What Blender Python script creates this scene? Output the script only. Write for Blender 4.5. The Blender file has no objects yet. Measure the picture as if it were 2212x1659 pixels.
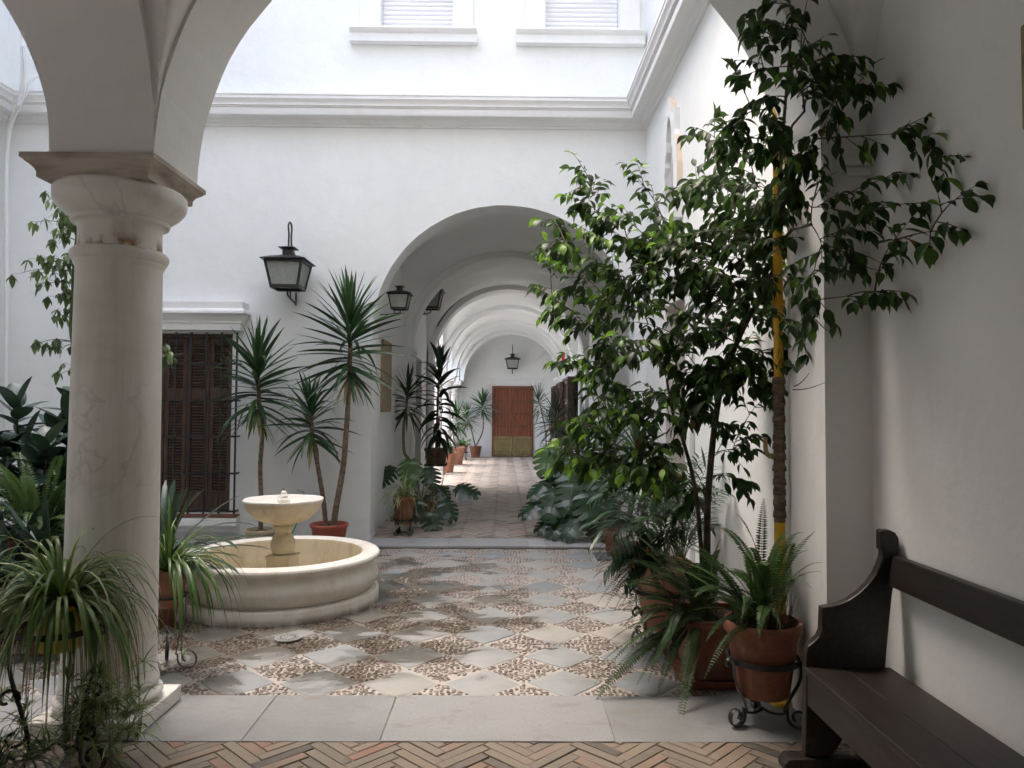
import bpy, math, random
import numpy as np
from mathutils import Vector, Matrix
R = math.radians
PI = math.pi
rnd = random.Random(7)
U = rnd.uniform
sc = bpy.context.scene
COL = sc.collection

# ------------------------------------------------------------------ camera
F_PX, PITCH, YAW, ROLL, CAMH = 1600.0, R(2.09), R(0.57), R(0.35), 1.52
CAMROT = Matrix.Rotation(-YAW, 3, 'Z') @ Matrix.Rotation(PI/2 + PITCH, 3, 'X') @ Matrix.Rotation(ROLL, 3, 'Z')
def ray(px, py):
    return CAMROT @ Vector(((px-1106)/F_PX, -(py-829.5)/F_PX, -1.0))
def fl(px, py, z=0.0):
    d = ray(px, py); t = (z-CAMH)/d.z
    return Vector((d.x*t, d.y*t, z))
def at(px, py, Y):
    d = ray(px, py); t = Y/d.y
    return Vector((d.x*t, Y, CAMH+d.z*t))
cam = bpy.data.cameras.new('camera')
co = bpy.data.objects.new('camera', cam); COL.objects.link(co)
co.matrix_world = Matrix.Translation((0, 0, CAMH)) @ CAMROT.to_4x4()
cam.sensor_fit = 'HORIZONTAL'; cam.sensor_width = 36.0
cam.lens = 36.0*F_PX/2212.0
cam.clip_start = 0.05; cam.clip_end = 400
sc.camera = co

# ------------------------------------------------------------------ light
w = bpy.data.worlds.new('World'); sc.world = w; w.use_nodes = True
nt = w.node_tree
sky = nt.nodes.new('ShaderNodeTexSky'); sky.sky_type = 'NISHITA'; sky.sun_disc = False
SUN_EL, SUN_AZ = R(68), R(-50)     # azimuth measured from +Y towards +X
sky.sun_elevation = SUN_EL; sky.sun_rotation = SUN_AZ
sky.air_density = 1.0; sky.dust_density = 5.0; sky.ozone_density = 1.0
bg = nt.nodes['Background']; bg.inputs['Strength'].default_value = 0.15
nt.links.new(sky.outputs[0], bg.inputs['Color'])
sl = bpy.data.lights.new('sun', 'SUN'); sl.energy = 0.5; sl.angle = R(120); sl.color = (1.0, 0.975, 0.94)
so = bpy.data.objects.new('sun', sl); COL.objects.link(so)
sd = Vector((math.sin(SUN_AZ)*math.cos(SUN_EL), math.cos(SUN_AZ)*math.cos(SUN_EL), math.sin(SUN_EL)))
so.rotation_euler = sd.to_track_quat('Z', 'Y').to_euler()
so.location = (-4, 6, 20)
sc.view_settings.view_transform = 'Standard'; sc.view_settings.look = 'None'
sc.view_settings.exposure = 2.64; sc.view_settings.gamma = 1.0
try:
    sc.cycles.diffuse_bounces = 7; sc.cycles.max_bounces = 14; sc.cycles.caustics_reflective = False
    sc.cycles.caustics_refractive = False; sc.cycles.sample_clamp_indirect = 6.0
except Exception:
    pass

# ------------------------------------------------------------------ mesh helpers
class MB:
    def __init__(s):
        s.v = []; s.f = []; s.m = []; s.t = []
    def add(s, vs, fs, mat=0, tint=0.5):
        o = len(s.v)
        s.v.extend([tuple(p) for p in vs])
        for k, f in enumerate(fs):
            s.f.append([i+o for i in f])
            s.m.append(mat[k] if isinstance(mat, (list, tuple)) else mat)
            s.t.append(tint)
        return s
    def box(s, x0, x1, y0, y1, z0, z1, mat=0, tint=0.5):
        return s.add([(x0,y0,z0),(x1,y0,z0),(x1,y1,z0),(x0,y1,z0),(x0,y0,z1),(x1,y0,z1),(x1,y1,z1),(x0,y1,z1)],
              [(0,3,2,1),(4,5,6,7),(0,1,5,4),(1,2,6,5),(2,3,7,6),(3,0,4,7)], mat, tint)
    def quad(s, a, b, c, d, mat=0, tint=0.5):
        return s.add([a,b,c,d], [(0,1,2,3)], mat, tint)
    def beam(s, a, b, wx, wz, mat=0, tint=0.5):
        a = Vector(a); b = Vector(b); d = (b-a).normalized()
        up = Vector((0,0,1)) if abs(d.z) < 0.9 else Vector((0,1,0))
        sx = d.cross(up).normalized()*wx/2; sz = sx.cross(d).normalized()*wz/2
        q = [a-sx-sz, a+sx-sz, a+sx+sz, a-sx+sz, b-sx-sz, b+sx-sz, b+sx+sz, b-sx+sz]
        return s.add(q, [(0,1,2,3),(7,6,5,4),(0,4,5,1),(1,5,6,2),(2,6,7,3),(3,7,4,0)], mat, tint)
    def tube(s, pts, rad, seg=6, mat=0, tint=0.5, flat=None):
        pts = [Vector(p) for p in pts]; n = len(pts)
        if not hasattr(rad, '__len__'): rad = [rad]*n
        vs = []; prev = None
        for i in range(n):
            d = (pts[min(i+1,n-1)]-pts[max(i-1,0)])
            if d.length < 1e-9: d = Vector((0,0,1))
            d.normalize()
            if prev is None:
                a = Vector((0,0,1)) if abs(d.z) < 0.9 else Vector((1,0,0))
                sx = d.cross(a).normalized()
            else:
                sx = prev - d*prev.dot(d)
                sx = sx.normalized() if sx.length > 1e-6 else d.orthogonal().normalized()
            prev = sx; sy = d.cross(sx)
            for k in range(seg):
                an = 2*PI*k/seg
                fx = flat[0] if flat else 1; fy = flat[1] if flat else 1
                vs.append(pts[i] + (sx*math.cos(an)*fx + sy*math.sin(an)*fy)*rad[i])
        fs = []
        for i in range(n-1):
            for k in range(seg):
                k2 = (k+1) % seg
                fs.append((i*seg+k, i*seg+k2, (i+1)*seg+k2, (i+1)*seg+k))
        fs.append(tuple(range(seg-1, -1, -1))); fs.append(tuple((n-1)*seg+k for k in range(seg)))
        return s.add(vs, fs, mat, tint)
    def lathe(s, prof, c=(0,0,0), seg=32, mat=0, tint=0.5, mod=None, a0=0.0):
        vs = []; n = len(prof)
        for i, (r, z) in enumerate(prof):
            for k in range(seg):
                an = a0+2*PI*k/seg
                rr = r*(mod(an, i) if mod else 1.0)
                vs.append((c[0]+rr*math.cos(an), c[1]+rr*math.sin(an), c[2]+z))
        fs = []
        for i in range(n-1):
            for k in range(seg):
                k2 = (k+1) % seg
                fs.append((i*seg+k, i*seg+k2, (i+1)*seg+k2, (i+1)*seg+k))
        fs.append(tuple(range(seg-1,-1,-1))); fs.append(tuple((n-1)*seg+k for k in range(seg)))
        return s.add(vs, fs, mat, tint)
    def prism(s, poly, axis, a, b, mat=0, tint=0.5):
        # poly of 2-D points, extruded along axis 'x','y' or 'z' from a to b
        def P(p, t):
            return (t,p[0],p[1]) if axis == 'x' else ((p[0],t,p[1]) if axis == 'y' else (p[0],p[1],t))
        n = len(poly)
        vs = [P(p,a) for p in poly] + [P(p,b) for p in poly]
        fs = [tuple(range(n)), tuple(range(2*n-1, n-1, -1))] + [(i, n+i, n+(i+1)%n, (i+1)%n) for i in range(n)]
        return s.add(vs, fs, mat, tint)
    def xf(s, M, i0=0):
        for i in range(i0, len(s.v)):
            s.v[i] = tuple(M @ Vector(s.v[i]))
        return s
    def build(s, name, mats, parent=None, smooth=None, bevel=0.0, recalc=True, loc=None):
        me = bpy.data.meshes.new(name)
        me.from_pydata(s.v, [], s.f)
        if not isinstance(mats, (list, tuple)): mats = [mats]
        for m in mats: me.materials.append(m)
        me.polygons.foreach_set('material_index', s.m)
        at_ = me.attributes.new('tint', 'FLOAT', 'FACE'); at_.data.foreach_set('value', s.t)
        if recalc:
            import bmesh
            bm = bmesh.new(); bm.from_mesh(me); bmesh.ops.recalc_face_normals(bm, faces=bm.faces); bm.to_mesh(me); bm.free()
        if smooth is not None:
            me.polygons.foreach_set('use_smooth', [True]*len(me.polygons))
            if smooth < 179: me.set_sharp_from_angle(angle=R(smooth))
        me.update()
        o = bpy.data.objects.new(name, me); COL.objects.link(o)
        if parent: 
            o.parent = parent
            o.matrix_parent_inverse = parent_matrix(parent).inverted()
        if bevel:
            b = o.modifiers.new('bevel', 'BEVEL'); b.width = bevel; b.segments = 2; b.limit_method = 'ANGLE'; b.angle_limit = R(40)
        return o
def parent_matrix(o):
    m = Matrix.LocRotScale(o.location, o.rotation_euler, o.scale)
    if o.parent: m = parent_matrix(o.parent) @ o.matrix_parent_inverse @ m
    return m
def tag(o, label, cat, group=None):
    o['label'] = label; o['category'] = cat
    if group: o['group'] = group
    return o
def thing(name, label, cat, loc=(0,0,0), group=None):
    o = bpy.data.objects.new(name, None); COL.objects.link(o); o.location = loc
    o.empty_display_size = 0.2
    return tag(o, label, cat, group)
def struct(o):
    o['kind'] = 'structure'; return o
def copy_tree(o, M, parent=None):
    # copy of a thing with its parts and sub-parts; M = world transform applied to the thing
    c = o.copy(); COL.objects.link(c)
    if parent is None:
        c.matrix_world = M @ parent_matrix(o)
    else:
        c.parent = parent
    for ch in [x for x in bpy.data.objects if x.parent == o]:
        copy_tree(ch, M, c)
    return c

# ------------------------------------------------------------------ materials
def newmat(name):
    m = bpy.data.materials.new(name); m.use_nodes = True
    nt = m.node_tree; b = nt.nodes['Principled BSDF']
    return m, nt, b
def N(nt, t, **kw):
    n = nt.nodes.new(t)
    for k, v in kw.items(): setattr(n, k, v)
    return n
def pos(nt, scale=(1,1,1)):
    g = N(nt, 'ShaderNodeNewGeometry'); mp = N(nt, 'ShaderNodeMapping'); mp.inputs['Scale'].default_value = scale
    nt.links.new(g.outputs['Position'], mp.inputs['Vector']); return mp.outputs[0]
def noise(nt, vec, scale, detail=4, rough=0.55, dist=0.0):
    n = N(nt, 'ShaderNodeTexNoise'); n.inputs['Scale'].default_value = scale; n.inputs['Detail'].default_value = detail
    n.inputs['Roughness'].default_value = rough; n.inputs['Distortion'].default_value = dist
    nt.links.new(vec, n.inputs['Vector']); return n.outputs['Fac']
def ramp(nt, fac, stops):
    r = N(nt, 'ShaderNodeValToRGB'); e = r.color_ramp.elements
    while len(e) < len(stops): e.new(0.5)
    for i, (p, c) in enumerate(stops):
        e[i].position = p; e[i].color = (c[0], c[1], c[2], 1) if hasattr(c, '__len__') else (c, c, c, 1)
    nt.links.new(fac, r.inputs[0]); return r.outputs[0]
def mix(nt, fac, a, b, mode='MIX'):
    n = N(nt, 'ShaderNodeMix'); n.data_type = 'RGBA'; n.blend_type = mode
    for s_, v in ((n.inputs[0], fac), (n.inputs[6], a), (n.inputs[7], b)):
        if hasattr(v, 'is_output') or isinstance(v, bpy.types.NodeSocket): nt.links.new(v, s_)
        elif hasattr(v, '__len__'): s_.default_value = (v[0], v[1], v[2], 1)
        else: s_.default_value = v
    return n.outputs[2]
def bump(nt, b, h, strength=0.3, dist=0.01, prev=None):
    n = N(nt, 'ShaderNodeBump'); n.inputs['Strength'].default_value = strength; n.inputs['Distance'].default_value = dist
    nt.links.new(h, n.inputs['Height'])
    if prev is not None: nt.links.new(prev, n.inputs['Normal'])
    nt.links.new(n.outputs[0], b.inputs['Normal']); return n.outputs[0]
def attr(nt, name='tint'):
    a = N(nt, 'ShaderNodeAttribute'); a.attribute_name = name; return a.outputs['Fac']
def basic(name, c1, c2, scale=4, rough=0.6, bs=30, bstr=0.3, bd=0.004, stretch=(1,1,1), metal=0, spec=0.5, lo=0.35, hi=0.65, detail=5):
    m, nt, b = newmat(name)
    v = pos(nt, stretch)
    n = noise(nt, v, scale, detail)
    nt.links.new(ramp(nt, n, [(lo, c1), (hi, c2)]), b.inputs['Base Color'])
    b.inputs['Roughness'].default_value = rough; b.inputs['Metallic'].default_value = metal
    b.inputs['Specular IOR Level'].default_value = spec
    if bstr: bump(nt, b, noise(nt, v, bs, 4), bstr, bd)
    return m
MAT = {}
def plaster(name, c1, c2, stain):
    m, nt, b = newmat(name)
    v = pos(nt)
    n1 = noise(nt, v, 0.9, 5, 0.6)
    base = ramp(nt, n1, [(0.3, c1), (0.7, c2)])
    pt = ramp(nt, noise(nt, pos(nt,(1,1,1.4)), 2.1, 7, 0.7, 0.8), [(0.5,0.0),(0.52,0.10),(0.62,0.02),(0.75,0.16)])
    base = mix(nt, pt, base, (0.62,0.63,0.61))
    # faint vertical run marks and scuffs
    vs = pos(nt, (2.2, 2.2, 0.18)); n2 = noise(nt, vs, 2.0, 6, 0.65)
    base = mix(nt, ramp(nt, n2, [(0.56, 0.0), (0.85, 0.28)]), base, stain)
    # grime close to the ground
    g = N(nt, 'ShaderNodeNewGeometry'); sx = N(nt, 'ShaderNodeSeparateXYZ'); nt.links.new(g.outputs['Position'], sx.inputs[0])
    mr = N(nt, 'ShaderNodeMapRange'); mr.inputs[1].default_value = 0.0; mr.inputs[2].default_value = 0.45; mr.inputs[3].default_value = 0.8; mr.inputs[4].default_value = 0.0
    nt.links.new(sx.outputs[2], mr.inputs[0])
    mm = N(nt, 'ShaderNodeMath', operation='MULTIPLY'); nt.links.new(mr.outputs[0], mm.inputs[0])
    n4 = noise(nt, v, 5.0, 6, 0.7); nt.links.new(ramp(nt, n4, [(0.45, 0.0), (0.75, 0.7)]), mm.inputs[1])
    base = mix(nt, mm.outputs[0], base, (0.46, 0.43, 0.38))
    nt.links.new(base, b.inputs['Base Color']); b.inputs['Roughness'].default_value = 0.85; b.inputs['Specular IOR Level'].default_value = 0.25
    h1 = noise(nt, v, 3.5, 3, 0.5); p = bump(nt, b, h1, 0.45, 0.022)
    h2 = noise(nt, v, 16, 6, 0.65); p = bump(nt, b, h2, 0.3, 0.006, p)
    h3 = noise(nt, v, 70, 4, 0.6); bump(nt, b, h3, 0.18, 0.003, p)
    return m
MAT['plaster'] = plaster('white_plaster', (0.765,0.785,0.775), (0.82,0.83,0.815), (0.70,0.68,0.63))
MAT['trim'] = plaster('white_trim_plaster', (0.76,0.765,0.76), (0.82,0.815,0.795), (0.46,0.43,0.37))
MAT['plaster_warm'] = plaster('warm_white_plaster', (0.775,0.77,0.75), (0.825,0.82,0.80), (0.62,0.58,0.52))
MAT['ivory'] = basic('peach_paint', (0.74,0.61,0.48), (0.78,0.66,0.54), 6, 0.8)
# marble of the columns
def marble():
    m, nt, b = newmat('old_marble')
    v = pos(nt)
    n1 = noise(nt, v, 1.6, 6, 0.6, 0.6)
    base = ramp(nt, n1, [(0.28, (0.69,0.65,0.58)), (0.5, (0.79,0.765,0.71)), (0.75, (0.84,0.83,0.79))])
    g0 = N(nt, 'ShaderNodeNewGeometry'); mp0 = N(nt, 'ShaderNodeMapping'); mp0.inputs['Rotation'].default_value = (0.0, R(28), 0.0); mp0.inputs['Scale'].default_value = (1.0,1.0,1.3); nt.links.new(g0.outputs['Position'], mp0.inputs['Vector']); vv = mp0.outputs[0]
    n2 = noise(nt, vv, 1.15, 5, 0.6, 0.5)
    vein = ramp(nt, n2, [(0.488, 0.0), (0.4995, 0.28), (0.5015, 0.28), (0.514, 0.0)])
    mk = ramp(nt, noise(nt, v, 1.9, 3), [(0.45, 0.0), (0.62, 1.0)])
    mv = N(nt, 'ShaderNodeMath', operation='MULTIPLY'); nt.links.new(vein, mv.inputs[0]); nt.links.new(mk, mv.inputs[1])
    base = mix(nt, mv.outputs[0], base, (0.25,0.225,0.20))
    cl = ramp(nt, noise(nt, pos(nt,(1.4,1.4,0.7)), 1.7, 5, 0.65), [(0.42,0.0),(0.75,0.32)])
    base = mix(nt, cl, base, (0.50,0.48,0.44))
    vs = pos(nt, (9,9,0.5)); n3 = noise(nt, vs, 1.2, 5, 0.6)
    base = mix(nt, ramp(nt, n3, [(0.5,0.0),(0.8,0.5)]), base, (0.40,0.37,0.32))
    # rust under the iron collar of the necking
    g = N(nt, 'ShaderNodeNewGeometry'); sx = N(nt, 'ShaderNodeSeparateXYZ'); nt.links.new(g.outputs['Position'], sx.inputs[0])
    band = ramp(nt, sx.outputs[2], [(0.0,0),(0.99,0),(1.0,0)])
    mr = N(nt, 'ShaderNodeMapRange'); mr.inputs[1].default_value = 2.375; mr.inputs[2].default_value = 2.325; mr.clamp = True
    nt.links.new(sx.outputs[2], mr.inputs[0])
    m2 = N(nt, 'ShaderNodeMapRange'); m2.inputs[1].default_value = 2.29; m2.inputs[2].default_value = 2.31; m2.clamp = True
    nt.links.new(sx.outputs[2], m2.inputs[0])
    mu = N(nt, 'ShaderNodeMath', operation='MULTIPLY'); nt.links.new(mr.outputs[0], mu.inputs[0]); nt.links.new(m2.outputs[0], mu.inputs[1])
    mu2 = N(nt, 'ShaderNodeMath', operation='MULTIPLY'); nt.links.new(mu.outputs[0], mu2.inputs[0])
    vr = pos(nt, (1,1,0.6)); nt.links.new(ramp(nt, noise(nt, vr, 9, 4, 0.6), [(0.5,0.0),(0.62,0.95)]), mu2.inputs[1])
    base = mix(nt, mu2.outputs[0], base, (0.30,0.13,0.03))
    nt.links.new(base, b.inputs['Base Color']); b.inputs['Roughness'].default_value = 0.42
    bump(nt, b, noise(nt, v, 14, 5), 0.12, 0.006)
    return m
MAT['marble'] = marble()
MAT['marble_pale'] = basic('pale_marble', (0.66,0.62,0.56), (0.78,0.76,0.72), 3, 0.45, 20, 0.1)
MAT['abacus'] = basic('weathered_stone', (0.30,0.25,0.20), (0.58,0.52,0.45), 5, 0.7, 40, 0.3, stretch=(0.6,0.6,3.0))
def limestone(name, c1, c2, st, k):
    m, nt, b = newmat(name); v = pos(nt)
    c = ramp(nt, noise(nt, v, 2.6, 7, 0.65), [(0.3,c1),(0.7,c2)])
    c = mix(nt, ramp(nt, noise(nt, pos(nt,(1,1,0.22)), 9, 6, 0.65), [(0.5,0.0),(0.75,k)]), c, st)
    c = mix(nt, ramp(nt, noise(nt, v, 5.5, 7, 0.7, 0.5), [(0.56,0.0),(0.74,k)]), c, st)
    g = N(nt, 'ShaderNodeNewGeometry'); sx = N(nt, 'ShaderNodeSeparateXYZ'); nt.links.new(g.outputs['Position'], sx.inputs[0])
    mr = N(nt, 'ShaderNodeMapRange'); mr.inputs[1].default_value = 0.0; mr.inputs[2].default_value = 0.05; mr.inputs[3].default_value = 0.75; mr.inputs[4].default_value = 0.0
    nt.links.new(sx.outputs[2], mr.inputs[0]); ml = N(nt, 'ShaderNodeMath', operation='MULTIPLY'); nt.links.new(mr.outputs[0], ml.inputs[0])
    nt.links.new(ramp(nt, noise(nt, v, 9, 5), [(0.35,0.2),(0.6,1.0)]), ml.inputs[1])
    c = mix(nt, ml.outputs[0], c, (0.12,0.10,0.075))
    nt.links.new(c, b.inputs['Base Color']); b.inputs['Roughness'].default_value = 0.6
    p_ = bump(nt, b, noise(nt, v, 12, 6, 0.65), 0.2, 0.006); bump(nt, b, noise(nt, v, 80, 4), 0.3, 0.002, p_)
    return m
MAT['lime'] = limestone('fountain_limestone', (0.71,0.67,0.59), (0.81,0.79,0.74), (0.50,0.42,0.30), 0.5)
MAT['lime_wet'] = limestone('stained_limestone', (0.60,0.51,0.35), (0.73,0.66,0.51), (0.40,0.29,0.14), 0.65)
def slabmat(name, k=1.0):
    m, nt, b = newmat(name)
    v = pos(nt); a = attr(nt)
    c = ramp(nt, noise(nt, v, 2.6, 8, 0.65), [(0.3,(0.185*k,0.19*k,0.193*k)),(0.7,(0.275*k,0.281*k,0.284*k))])
    c = mix(nt, ramp(nt, a, [(0.0,0.0),(1.0,0.85)]), c, (0.335,0.34,0.34))
    c = mix(nt, ramp(nt, noise(nt, v, 75, 5, 0.75), [(0.38,0.4),(0.5,0.0),(0.60,0.0),(0.72,0.3)]), c, (0.17,0.17,0.168))
    c = mix(nt, ramp(nt, noise(nt, pos(nt,(1,1.6,1)), 4.5, 5, 0.6, 0.5), [(0.57,0.0),(0.66,0.5)]), c, (0.21,0.185,0.155))
    nt.links.new(c, b.inputs['Base Color']); b.inputs['Roughness'].default_value = 0.55
    p_ = bump(nt, b, noise(nt, v, 35, 6, 0.6), 0.25, 0.004); bump(nt, b, noise(nt, v, 220, 3), 0.3, 0.0015, p_)
    return m
MAT['slab'] = slabmat('granite_slab')
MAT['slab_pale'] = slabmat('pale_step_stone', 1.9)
def terracotta(name, c1, c2, bloom):
    m, nt, b = newmat(name); v = pos(nt)
    c = ramp(nt, noise(nt, v, 6, 6, 0.6), [(0.3,c1),(0.7,c2)])
    c = mix(nt, ramp(nt, noise(nt, pos(nt,(1,1,0.7)), 7, 6, 0.7, 0.4), [(0.5,0.0),(0.68,0.42)]), c, bloom)
    c = mix(nt, ramp(nt, noise(nt, pos(nt,(1,1,2.0)), 4.2, 6, 0.7), [(0.55,0.0),(0.7,0.5)]), c, (0.06,0.045,0.028))
    nt.links.new(c, b.inputs['Base Color']); b.inputs['Roughness'].default_value = 0.8
    p_ = bump(nt, b, noise(nt, v, 22, 5), 0.25, 0.006); bump(nt, b, noise(nt, v, 90, 4), 0.3, 0.002, p_)
    return m
MAT['terra'] = terracotta('terracotta', (0.155,0.052,0.027), (0.25,0.098,0.054), (0.31,0.23,0.18))
MAT['terra_lt'] = terracotta('light_terracotta', (0.36,0.15,0.08), (0.48,0.24,0.15), (0.55,0.45,0.37))
MAT['terra_red'] = basic('red_plastic_pot', (0.33,0.075,0.04), (0.40,0.10,0.06), 3, 0.45, 60, 0.05)
MAT['beige_pot'] = basic('beige_pot', (0.36,0.30,0.19), (0.46,0.39,0.27), 5, 0.6)
MAT['yellow_pot'] = basic('yellow_glazed_pot', (0.55,0.38,0.03), (0.65,0.48,0.08), 6, 0.3)
MAT['glaze'] = basic('painted_ceramic', (0.05,0.16,0.13), (0.55,0.48,0.33), 22, 0.3, lo=0.45, hi=0.52)
MAT['soil'] = basic('soil', (0.02,0.014,0.009), (0.06,0.042,0.028), 40, 0.95, 90, 0.8, 0.01)
MAT['iron'] = basic('black_iron', (0.010,0.010,0.011), (0.028,0.026,0.025), 14, 0.45, 60, 0.2, 0.002)
MAT['rusty'] = basic('rusty_wrapped_pipe', (0.045,0.025,0.016), (0.19,0.12,0.075), 16, 0.5, 50, 0.6, 0.004, stretch=(1,1,3))
MAT['brass'] = basic('brass', (0.20,0.15,0.06), (0.29,0.225,0.10), 5, 0.45, 40, 0.1, metal=0.3)
MAT['steel'] = basic('galvanised_steel', (0.45,0.46,0.46), (0.62,0.63,0.63), 10, 0.4, metal=0.8)
MAT['yellow'] = basic('yellow_gas_paint', (0.62,0.34,0.015), (0.74,0.43,0.03), 9, 0.45, 40, 0.1)
MAT['red'] = basic('red_sign_paint', (0.55,0.02,0.02), (0.6,0.03,0.03), 3, 0.4, bstr=0)
MAT['hose'] = basic('green_hose', (0.05,0.28,0.20), (0.08,0.36,0.26), 5, 0.4, bstr=0)
MAT['darkwood'] = basic('black_stained_wood', (0.008,0.0055,0.0045), (0.028,0.019,0.015), 5, 0.42, 12, 0.3, 0.003, stretch=(9,1.2,9))
MAT['shutter'] = basic('brown_shutter_wood', (0.045,0.022,0.014), (0.105,0.06,0.04), 6, 0.5, 16, 0.3, 0.002, stretch=(6,6,1))
MAT['door'] = basic('varnished_red_wood', (0.13,0.036,0.014), (0.26,0.082,0.030), 5, 0.38, 16, 0.2, 0.002, stretch=(9,9,0.8))
MAT['door_dull'] = basic('dull_brown_door', (0.20,0.075,0.035), (0.32,0.14,0.07), 5, 0.5, stretch=(9,9,0.8))
MAT['white_pvc'] = basic('white_roller_shutter', (0.76,0.75,0.76), (0.80,0.79,0.80), 3, 0.4, bstr=0)
MAT['dark'] = basic('dark_interior', (0.02,0.02,0.02), (0.03,0.03,0.03), 3, 0.8, bstr=0)
MAT['cable'] = basic('cable_grey', (0.55,0.55,0.55), (0.65,0.65,0.64), 3, 0.5, bstr=0)
MAT['old_plaque'] = basic('ochre_stone_plaque', (0.24,0.18,0.11), (0.38,0.30,0.20), 9, 0.8, 45, 0.5, 0.006)
MAT['picture'] = basic('faded_print', (0.16,0.13,0.10), (0.38,0.34,0.28), 7, 0.3, bstr=0)
MAT['trunk'] = basic('grey_brown_bark', (0.10,0.065,0.042), (0.23,0.165,0.12), 14, 0.85, 40, 0.8, 0.006, stretch=(1,1,2.5))
MAT['twig'] = basic('dark_bark', (0.045,0.03,0.02), (0.11,0.08,0.055), 14, 0.8, 50, 0.6, 0.004)
MAT['stem'] = basic('green_stem', (0.05,0.075,0.02), (0.10,0.13,0.045), 8, 0.6, bstr=0)
def glass():
    m, nt, b = newmat('rippled_glass')
    b.inputs['Base Color'].default_value = (0.60,0.63,0.59,1); b.inputs['Roughness'].default_value = 0.22
    b.inputs['Transmission Weight'].default_value = 0.12; b.inputs['IOR'].default_value = 1.35
    v = pos(nt, (1,1,1.6)); bump(nt, b, noise(nt, v, 24, 3, 0.5, 1.5), 1.0, 0.03)
    t = N(nt, 'ShaderNodeBsdfTranslucent'); nt.links.new(ramp(nt, noise(nt, v, 24, 3, 0.5, 1.5), [(0.35,(0.50,0.53,0.49)),(0.65,(0.82,0.85,0.80))]), t.inputs[0])
    ms = N(nt, 'ShaderNodeMixShader'); ms.inputs[0].default_value = 0.40
    nt.links.new(b.outputs[0], ms.inputs[1]); nt.links.new(t.outputs[0], ms.inputs[2]); nt.links.new(ms.outputs[0], nt.nodes['Material Output'].inputs[0])
    return m
MAT['glass'] = glass()
MAT['steel_dull'] = basic('dull_steel', (0.30,0.30,0.30), (0.48,0.48,0.47), 30, 0.45, metal=0.4)
def leafmat(name, stops, rough=0.35, trans=0.22, tcol=None, spec=0.5, vein=True):
    m, nt, b = newmat(name)
    a = attr(nt)
    v = pos(nt); n = noise(nt, v, 25, 3)
    ad = N(nt, 'ShaderNodeMath', operation='MULTIPLY_ADD'); nt.links.new(n, ad.inputs[0]); ad.inputs[1].default_value = 0.25
    sb = N(nt, 'ShaderNodeMath', operation='SUBTRACT'); nt.links.new(a, sb.inputs[0]); sb.inputs[1].default_value = 0.125
    nt.links.new(sb.outputs[0], ad.inputs[2])
    c = ramp(nt, ad.outputs[0], stops)
    nt.links.new(c, b.inputs['Base Color']); b.inputs['Roughness'].default_value = rough; b.inputs['Specular IOR Level'].default_value = spec
    bump(nt, b, noise(nt, v, 60, 2), 0.15, 0.003)
    if trans:
        t = N(nt, 'ShaderNodeBsdfTranslucent')
        tc = mix(nt, 1.0, c, (0.9,1.0,0.35) if tcol is None else tcol, 'MULTIPLY')
        g2 = N(nt, 'ShaderNodeBrightContrast'); nt.links.new(tc, g2.inputs[0]); g2.inputs[1].default_value = 0.03
        nt.links.new(g2.outputs[0], t.inputs[0])
        ms = N(nt, 'ShaderNodeMixShader'); ms.inputs[0].default_value = trans
        nt.links.new(b.outputs[0], ms.inputs[1]); nt.links.new(t.outputs[0], ms.inputs[2])
        nt.links.new(ms.outputs[0], nt.nodes['Material Output'].inputs[0])
    return m
MAT['ficus'] = leafmat('ficus_leaf', [(0.0,(0.012,0.030,0.008)), (0.5,(0.034,0.078,0.015)), (0.85,(0.085,0.18,0.026)), (0.92,(0.20,0.37,0.05)), (0.985,(0.25,0.42,0.06)), (1.0,(0.20,0.09,0.025))], 0.42, 0.38, spec=0.32)
MAT['yucca'] = leafmat('yucca_leaf', [(0.0,(0.012,0.034,0.016)), (0.5,(0.024,0.062,0.022)), (0.85,(0.05,0.12,0.03)), (1.0,(0.20,0.27,0.20))], 0.32, 0.12)
MAT['rubber'] = leafmat('rubber_leaf', [(0.0,(0.018,0.036,0.028)), (0.6,(0.05,0.095,0.068)), (1.0,(0.11,0.18,0.125))], 0.26, 0.05)
MAT['fern'] = leafmat('fern_leaf', [(0.0,(0.024,0.058,0.015)), (0.5,(0.062,0.135,0.034)), (1.0,(0.18,0.28,0.10))], 0.5, 0.25)
MAT['clivia'] = leafmat('clivia_leaf', [(0.0,(0.012,0.032,0.022)), (0.5,(0.028,0.062,0.038)), (1.0,(0.075,0.13,0.085))], 0.28, 0.06)
MAT['spider'] = leafmat('spider_leaf', [(0.0,(0.030,0.066,0.015)), (0.5,(0.085,0.155,0.034)), (1.0,(0.21,0.30,0.08))], 0.38, 0.22)
MAT['cream'] = leafmat('cream_stripe', [(0.0,(0.38,0.44,0.20)), (1.0,(0.62,0.64,0.40))], 0.4, 0.2)
MAT['dry'] = leafmat('dry_runner', [(0.0,(0.20,0.18,0.07)), (1.0,(0.42,0.38,0.18))], 0.6, 0.1)
MAT['monstera'] = leafmat('monstera_leaf', [(0.0,(0.010,0.028,0.016)), (0.55,(0.024,0.060,0.026)), (1.0,(0.075,0.16,0.035))], 0.3, 0.12)
MAT['palm'] = leafmat('palm_leaf', [(0.0,(0.012,0.036,0.020)), (0.55,(0.028,0.070,0.036)), (1.0,(0.09,0.17,0.06))], 0.36, 0.15)
MAT['drac'] = leafmat('dracaena_leaf', [(0.0,(0.010,0.024,0.010)), (0.6,(0.022,0.05,0.018)), (1.0,(0.09,0.15,0.05))], 0.35, 0.12)
MAT['lobed'] = leafmat('lobed_leaf', [(0.0,(0.06,0.10,0.05)), (0.6,(0.125,0.185,0.095)), (1.0,(0.25,0.32,0.17))], 0.4, 0.4)
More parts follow.
